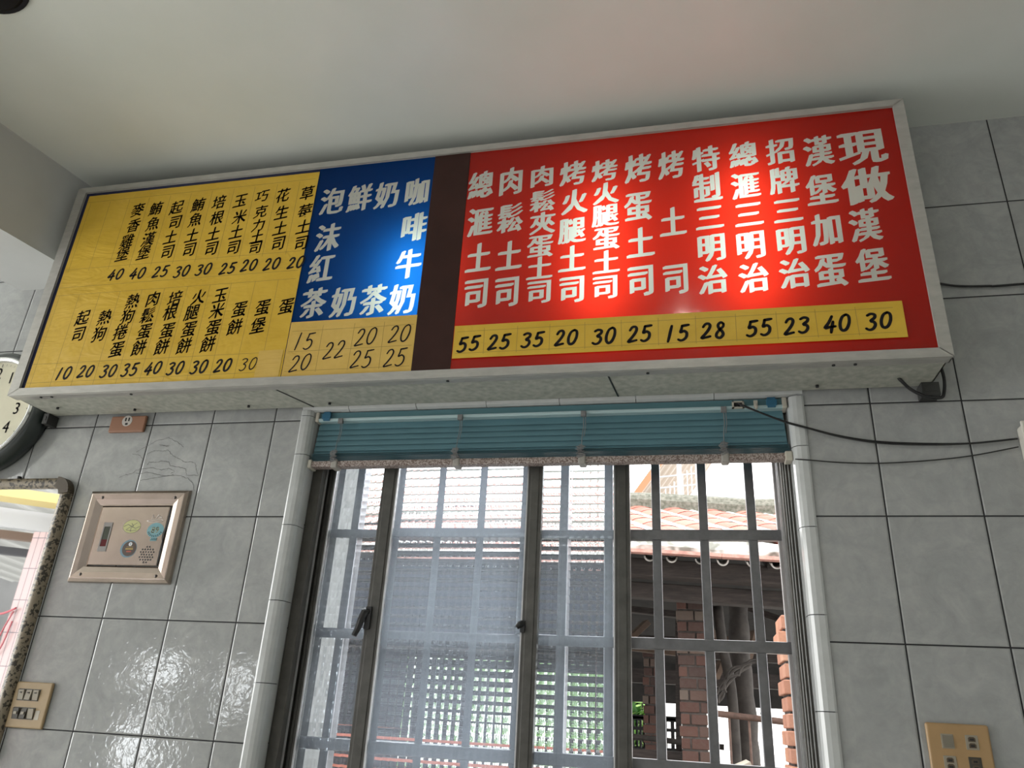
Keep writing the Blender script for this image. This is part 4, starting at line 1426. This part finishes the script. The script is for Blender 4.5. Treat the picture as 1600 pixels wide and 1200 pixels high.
single('grey_pipe', MB().tube([(1.5, 2.55, 1.262), (2.25, 2.55, 1.222)], .014, 10), M_POLE, 'grey pipe lying level in front of the black crate', 'pipe', (1.8, 2.55, 1.24))
single('leaning_sheet', MB().bar((2.13, 1.78, 1.08), (2.33, 1.78, 1.17), .3, .04), plain('pale_board', (0.52, 0.48, 0.40), 0.8, var=0.2, scale=10), 'pale board lying at the foot of the grille opening', 'board', (2.2, 1.95, 1.08))
single('low_beam', MB().box(1.5, 2.2, 2.40, 2.50, 1.10, 1.19), M_OLDWOOD, 'dark beam under the grey pipe', 'beam', (1.8, 2.45, 1.1))
# loose timber stored under the roof
spots = [((1.70, 2.9, 1.735), (2.02, 2.95, 1.715), 'pale plank stored level under the eave left of the brick pillar'),
         ((1.72, 2.7, 1.93), (2.03, 2.75, 1.91), 'upper grey plank stored under the eave left of the brick pillar'),
         ((2.19, 3.0, 1.90), (2.35, 3.1, 1.62), 'brown plank slanting down right of the brick pillar'),
         ((2.24, 3.3, 1.60), (2.36, 3.35, 1.86), 'brown plank slanting up behind the thin bent pole'),
         ((2.38, 2.8, 1.60), (2.46, 2.85, 1.84), 'brown plank slanting up right of the thick pole'),
         ((2.36, 2.6, 1.96), (2.60, 2.5, 1.86), 'grey brace under the right end of the eave beam'),
         ((2.2, 2.9, 1.70), (2.9, 2.9, 1.685), 'long level plank behind the grey poles'),
         ((1.74, 3.0, 1.80), (1.84, 3.05, 1.90), 'short plank end leaning among the stored timber'),
         ((2.20, 3.2, 1.78), (2.34, 3.2, 1.80), 'light plank end between the brick pillar and the poles')]
for k, (a, b, lab) in enumerate(spots):
    single('stored_plank', MB().bar(a, b, .07, .035), M_PLANK if k not in (1, 5, 6) else M_OLDWOOD, lab, 'plank', a, 'timber stored under the old roof', bevel=.003)

# shade net hung from the eave behind the ribbed glass
mb = MB()
vs, fs = [], []
n, m_ = 40, 8
for i in range(n + 1):
    for j in range(m_ + 1):
        x = -0.9 + 2.55 * i / n
        z = 1.725 + (2.0 - 1.725) * j / m_ + sk(x) * j / m_ + .006 * math.sin(i * 1.3) * (1 - j / m_)
        vs.append((x, 2.10 + .012 * math.sin(i * .9 + j * .3), z))
for i in range(n):
    for j in range(m_):
        a = i * (m_ + 1) + j
        fs.append((a, a + 1, a + m_ + 2, a + m_ + 1))
mb.add(vs, fs)
o = single('shade_net', mb, M_NET, 'dark shade net hanging under the eave behind the ribbed glass', 'net', (0.4, 2.1, 1.72), smooth=True)
o.modifiers.new('thick', 'SOLIDIFY').thickness = 0.003
single('net_weight_bar', MB().tube([(-0.9, 2.06, 1.735), (1.65, 2.06, 1.722)], .018, 10), M_POLE, 'grey pole along the foot of the dark shade net', 'pole', (0.4, 2.1, 1.72))

# dark stacked crates low at the left, seen through the ribbed glass
M_CR2 = plain('dark_plum_plastic', (0.045, 0.038, 0.045), 0.5)
M_BOT = plain('grey_bottle_cap', (0.26, 0.26, 0.27), 0.4)
for r in range(3):
    for c_ in range(2):
        x0, z0 = -0.02 + c_ * .37, 0.86 + r * .285
        t = thing('bottle_crate', '%s dark crate of the %s column behind the ribbed glass' % (('bottom', 'middle', 'top')[r], ('left', 'right')[c_]), 'crate',
                  (x0 + .17, 2.75, z0), 'dark crates stacked behind the ribbed glass')
        mb = MB()
        for zz in (0.0, .10, .20, .255):
            mb.box(x0, x0 + .35, 2.60, 2.90, z0 + zz, z0 + zz + (.025 if zz else .06))
        for xx in (0, .083, .166, .25, .335):
            mb.box(x0 + xx, x0 + xx + .015, 2.60, 2.90, z0, z0 + .28)
        part('body', mb, M_CR2, t)
        for q in range(4):
            part('bottle', MB().tube([(x0 + .05 + q * .083, 2.65, z0 + .06), (x0 + .05 + q * .083, 2.65, z0 + .16), (x0 + .05 + q * .083, 2.65, z0 + .20), (x0 + .05 + q * .083, 2.65, z0 + .245)], [.028, .028, .012, .012], 10), M_BOT, t, smooth=True)
single('crate_stand', MB().box(-0.1, 0.80, 2.5, 3.0, 0.0, 0.86), plain('stand_red', (0.34, 0.10, 0.07), 0.7, var=0.2), 'red brown stand under the dark crates', 'stand', (.5, 2.75, 0))
single('red_ledge', MB().box(-0.5, 1.55, 2.30, 2.36, 0.98, 1.085), plain('red_painted_board', (0.46, 0.13, 0.08), 0.6, var=0.2), 'red painted board low behind the ribbed glass', 'board', (.5, 2.33, 1.02))

# greenery beyond
M_LEAF = [plain('fresh_leaf', (0.16, 0.34, 0.07), 0.55, var=0.4, scale=6), plain('pale_leaf', (0.27, 0.42, 0.12), 0.55, var=0.4, scale=6), plain('deep_leaf', (0.07, 0.20, 0.05), 0.55, var=0.4, scale=6)]


def shrub(cx, cy, z0, rx, ry, h, nl, label):
    t = thing('leafy_shrub', label, 'shrub', (cx, cy, 0), 'green shrubs beyond the old house')
    st = MB()
    for k in range(6):
        a = k * 1.05
        st.tube([(cx, cy, 0), (cx + .3 * rx * math.cos(a), cy + .3 * ry * math.sin(a), z0 + .4 * h), (cx + .7 * rx * math.cos(a), cy + .6 * ry * math.sin(a), z0 + .85 * h)], [.02, .014, .006], 6)
    part('stem', st, M_POLE, t)
    mb = MB()
    for _ in range(nl):
        while True:
            u, v, w_ = rnd.uniform(-1, 1), rnd.uniform(-1, 1), rnd.uniform(-1, 1)
            if .25 < u * u + v * v + w_ * w_ < 1:
                break
        c = Vector((cx + rx * u, cy + ry * v, z0 + h * (.5 + .5 * w_)))
        d = Vector((rnd.uniform(-1, 1), rnd.uniform(-1, 1), rnd.uniform(-.8, .8))).normalized()
        s_ = d.cross(Vector((rnd.uniform(-.4, .4), rnd.uniform(-.4, .4), 1))).normalized()
        L = rnd.uniform(.05, .10)
        nrm = d.cross(s_)
        mb.add([c - d * L, c + s_ * L * .38 + nrm * .01, c + d * L, c - s_ * L * .38 + nrm * .01], [(0, 1, 2, 3)], rnd.randrange(3))
    part('foliage', mb, M_LEAF, t)


shrub(0.42, 7.9, 0.7, .45, .35, 1.45, 1300, 'middle leafy green shrub seen through the ribbed glass')
shrub(-0.45, 8.4, 0.7, .60, .4, 1.6, 1500, 'left leafy green shrub seen through the ribbed glass')
shrub(1.20, 6.9, 0.7, .42, .35, 1.1, 1300, 'right leafy green shrub seen through the ribbed glass')
shrub(1.58, 5.95, 0.7, .16, .16, 0.95, 500, 'small green shrub left of the rear brick pillar')
# far objects between the posts
single('red_banner', MB().box(1.93, 2.02, 6.4, 6.42, 1.70, 1.86), plain('red_banner_cloth', (0.60, 0.10, 0.05), 0.6), 'small red banner far behind the brick pillar', 'banner', (1.97, 6.4, 1.7))
single('orange_banner', MB().box(2.02, 2.08, 6.4, 6.42, 1.74, 1.84), plain('orange_banner_cloth', (0.75, 0.35, 0.05), 0.6), 'small orange banner beside the red banner', 'banner', (2.05, 6.4, 1.74))
mb = MB()
for k in range(14):
    mb.box(1.6, 3.6, 8.0 - .01 * (k % 2), 8.05, .6 + .1 * k, .695 + .1 * k)
single('siding_wall', mb, plain('white_siding', (0.70, 0.69, 0.67), 0.6, var=0.08), 'white siding wall far behind the rusty railing', 'wall', (2.6, 8.0, 0.6))

# neighbour with a corrugated canopy and white railing frames, high at the back
nb = thing('neighbour_canopy', 'beige corrugated canopy with orange edge and white frames beyond the roof ridge', 'canopy', (2.0, 6.5, 0))
mb = MB()
P00, P10, P01, P11 = Vector((1.50, 6.0, 3.42)), Vector((1.86, 6.0, 3.92)), Vector((2.05, 8.0, 3.95)), Vector((2.70, 8.0, 4.9))
vs, fs = [], []
n = 60
for i in range(n + 1):
    t = i / n
    a, b = P00.lerp(P01, t), P10.lerp(P11, t)
    o_ = Vector((0, 0, .02 * math.sin(t * 60)))
    vs += [a + o_, b + o_]
for i in range(n):
    fs.append((2 * i, 2 * i + 1, 2 * i + 3, 2 * i + 2))
mb.add(vs, fs)
part('sheet', mb, plain('beige_corrugated', (0.16, 0.12, 0.085), 0.6), nb)
part('edge_beam', MB().bar(P00 + Vector((0, -.02, 0)), P10 + Vector((0, -.02, 0)), .05, .07), plain('orange_edge', (0.30, 0.10, 0.04), 0.6), nb)
M_WF = plain('white_frame_paint', (0.30, 0.30, 0.30), 0.5)
for k in range(9):
    x = 1.86 + k * .045
    part('frame_bar', MB().bar((x, 5.9, 2.9), (x, 5.9, 3.55 + .9 * (x - 1.86)), .012, .012), M_WF, nb)
for k in range(4):
    part('frame_rail', MB().bar((1.82, 5.9, 3.36 + .12 * k), (2.26, 5.9, 3.40 + .12 * k), .014, .014), M_WF, nb)
part('post', MB().bar((2.05, 5.92, 0), (2.05, 5.92, 4.0), .05, .05), M_WF, nb)
part('post', MB().bar((2.26, 5.92, 0), (2.26, 5.92, 4.0), .05, .05), M_WF, nb)
part('wall', MB().box(1.2, 1.75, 8.2, 8.4, 0, 3.9), plain('white_neighbour_wall', (0.72, 0.72, 0.72), 0.7), nb)

# ------------------------------------------------------------------ street side, seen in the mirror and in the glaze
struct('ground_front', MB().box(-16, 11, -18, -4.4, -0.25, 0.0), plain('street_asphalt', (0.22, 0.22, 0.22), 0.9, var=0.2, scale=4), 'street in front of the shop')
k_ = NT('pink_small_tile')
br_ = k_.n('ShaderNodeTexBrick')
br_.offset = 0.0
br_.inputs['Scale'].default_value = 1.0
br_.inputs['Brick Width'].default_value = 0.075
br_.inputs['Row Height'].default_value = 0.30
br_.inputs['Mortar Size'].default_value = 0.004
br_.inputs['Color1'].default_value = (0.25, 0.17, 0.17, 1)
br_.inputs['Color2'].default_value = (0.27, 0.19, 0.185, 1)
br_.inputs['Mortar'].default_value = (0.05, 0.045, 0.055, 1)
sp_ = k_.n('ShaderNodeSeparateXYZ')
k_.l(k_.coord(), sp_.inputs[0])
cb_ = k_.n('ShaderNodeCombineXYZ')
k_.l(k_.math('ADD', sp_.outputs[0], sp_.outputs[1]), cb_.inputs[0])
k_.l(sp_.outputs[2], cb_.inputs[1])
k_.l(cb_.outputs[0], br_.inputs['Vector'])
k_.l(br_.outputs['Color'], k_.b.inputs['Base Color'])
k_.b.inputs['Roughness'].default_value = 0.3
pp_ = single('pink_pillar', MB().box(-4.27, -3.72, -4.85, -4.40, 0, 2.76), k_.mat, 'pink tiled pillar reflected in the wall mirror', 'pillar', (-4.0, -4.6, 0))
M_AWN = sheet('white_corrugated_plastic', (0.24, 0.24, 0.23), 0.35)
aw = thing('street_awning', 'white corrugated awning on dark beams reflected in the wall mirror', 'awning', (-3.5, -6, 2.8))
vs, fs = [], []
n = 260
for i in range(n + 1):
    x = -9.0 + 9.0 * i / n
    w_ = .018 * math.sin(x * 2 * PI / .076)
    vs += [(x, -4.5, 3.34 + w_), (x, -9.0, 2.98 + w_)]
for i in range(n):
    fs.append((2 * i, 2 * i + 1, 2 * i + 3, 2 * i + 2))
part('sheet', MB().add(vs, fs), M_AWN, aw)
M_DSTEEL = plain('dark_steel_beam', (0.05, 0.05, 0.055), 0.5, 0.2)
for k, y in enumerate((-5.6, -6.5, -7.5)):
    part('beam', MB().bar((-9, y + 2.2, 3.30 + (y + 4.5) * .08 - .02), (-1.5, y - 2.2, 3.26 + (y + 4.5) * .08 - .10), .10, .10), M_DSTEEL if k != 1 else plain('brown_beam', (0.13, 0.085, 0.06), 0.7), aw)
fb = part('fascia', MB().bar((-6.6, -2.9, 2.90), (-3.45, -5.3, 2.90), .06, .19), plain('grey_fascia_steel', (0.30, 0.30, 0.31), 0.4, 0.4), aw)
single('yellow_lintel', MB().bar((-6.2, -2.6, 3.04), (-3.1, -5.0, 3.04), .30, .09), plain('yellow_lintel_paint', (0.34, 0.27, 0.10), 0.6), 'yellow painted lintel at the top of the mirror picture', 'lintel', (-4.6, -3.8, 3.0))
M_RC = plain('red_cord', (0.22, 0.022, 0.035), 0.5)
rc = MB()
rc.tube(smooth_path([(-4.75, -4.37, 2.02), (-4.6, -4.37, 1.98), (-4.35, -4.37, 1.96), (-4.18, -4.37, 2.02)], 5), .010, 8)
rc.tube(smooth_path([(-4.20, -4.37, 1.99), (-4.26, -4.37, 1.80), (-4.30, -4.37, 1.60), (-4.22, -4.37, 1.66), (-4.18, -4.37, 1.9)], 5), .007, 8)
rc.tube(smooth_path([(-4.30, -4.37, 1.6), (-4.42, -4.37, 1.35), (-4.46, -4.37, 1.15), (-4.36, -4.37, 1.1)], 5), .007, 8)
single('red_rope', rc, M_RC, 'red rope looped on the pink pillar in the mirror', 'rope', (-4.4, -4.37, 1.6), smooth=True)
# houses across the street with glowing panels added to put glints in the tile glaze
fa = MB()
fa.box(-16, 8, -13.2, -13.0, 0, 5.2)
struct('facade_opposite', fa, plain('dull_facade', (0.055, 0.055, 0.055), 0.8, var=0.2, scale=1), 'row of houses across the street')
M_GLINT = emit('glint_panel_glow', (0.92, 0.96, 1.0), 2.4)
for i, (x0, x1, z0, z1) in enumerate(((-9.1, -8.2, 1.62, 1.92), (-7.0, -6.72, 1.2, 2.0), (-9.1, -8.5, 0.05, 0.75), (-8.8, -8.45, 0.92, 1.15))):
    struct('window_%d' % (i + 2), MB().box(x0, x1, -13.0, -12.96, z0, z1), M_GLINT, 'glowing panel added across the street for glints on the tiles')
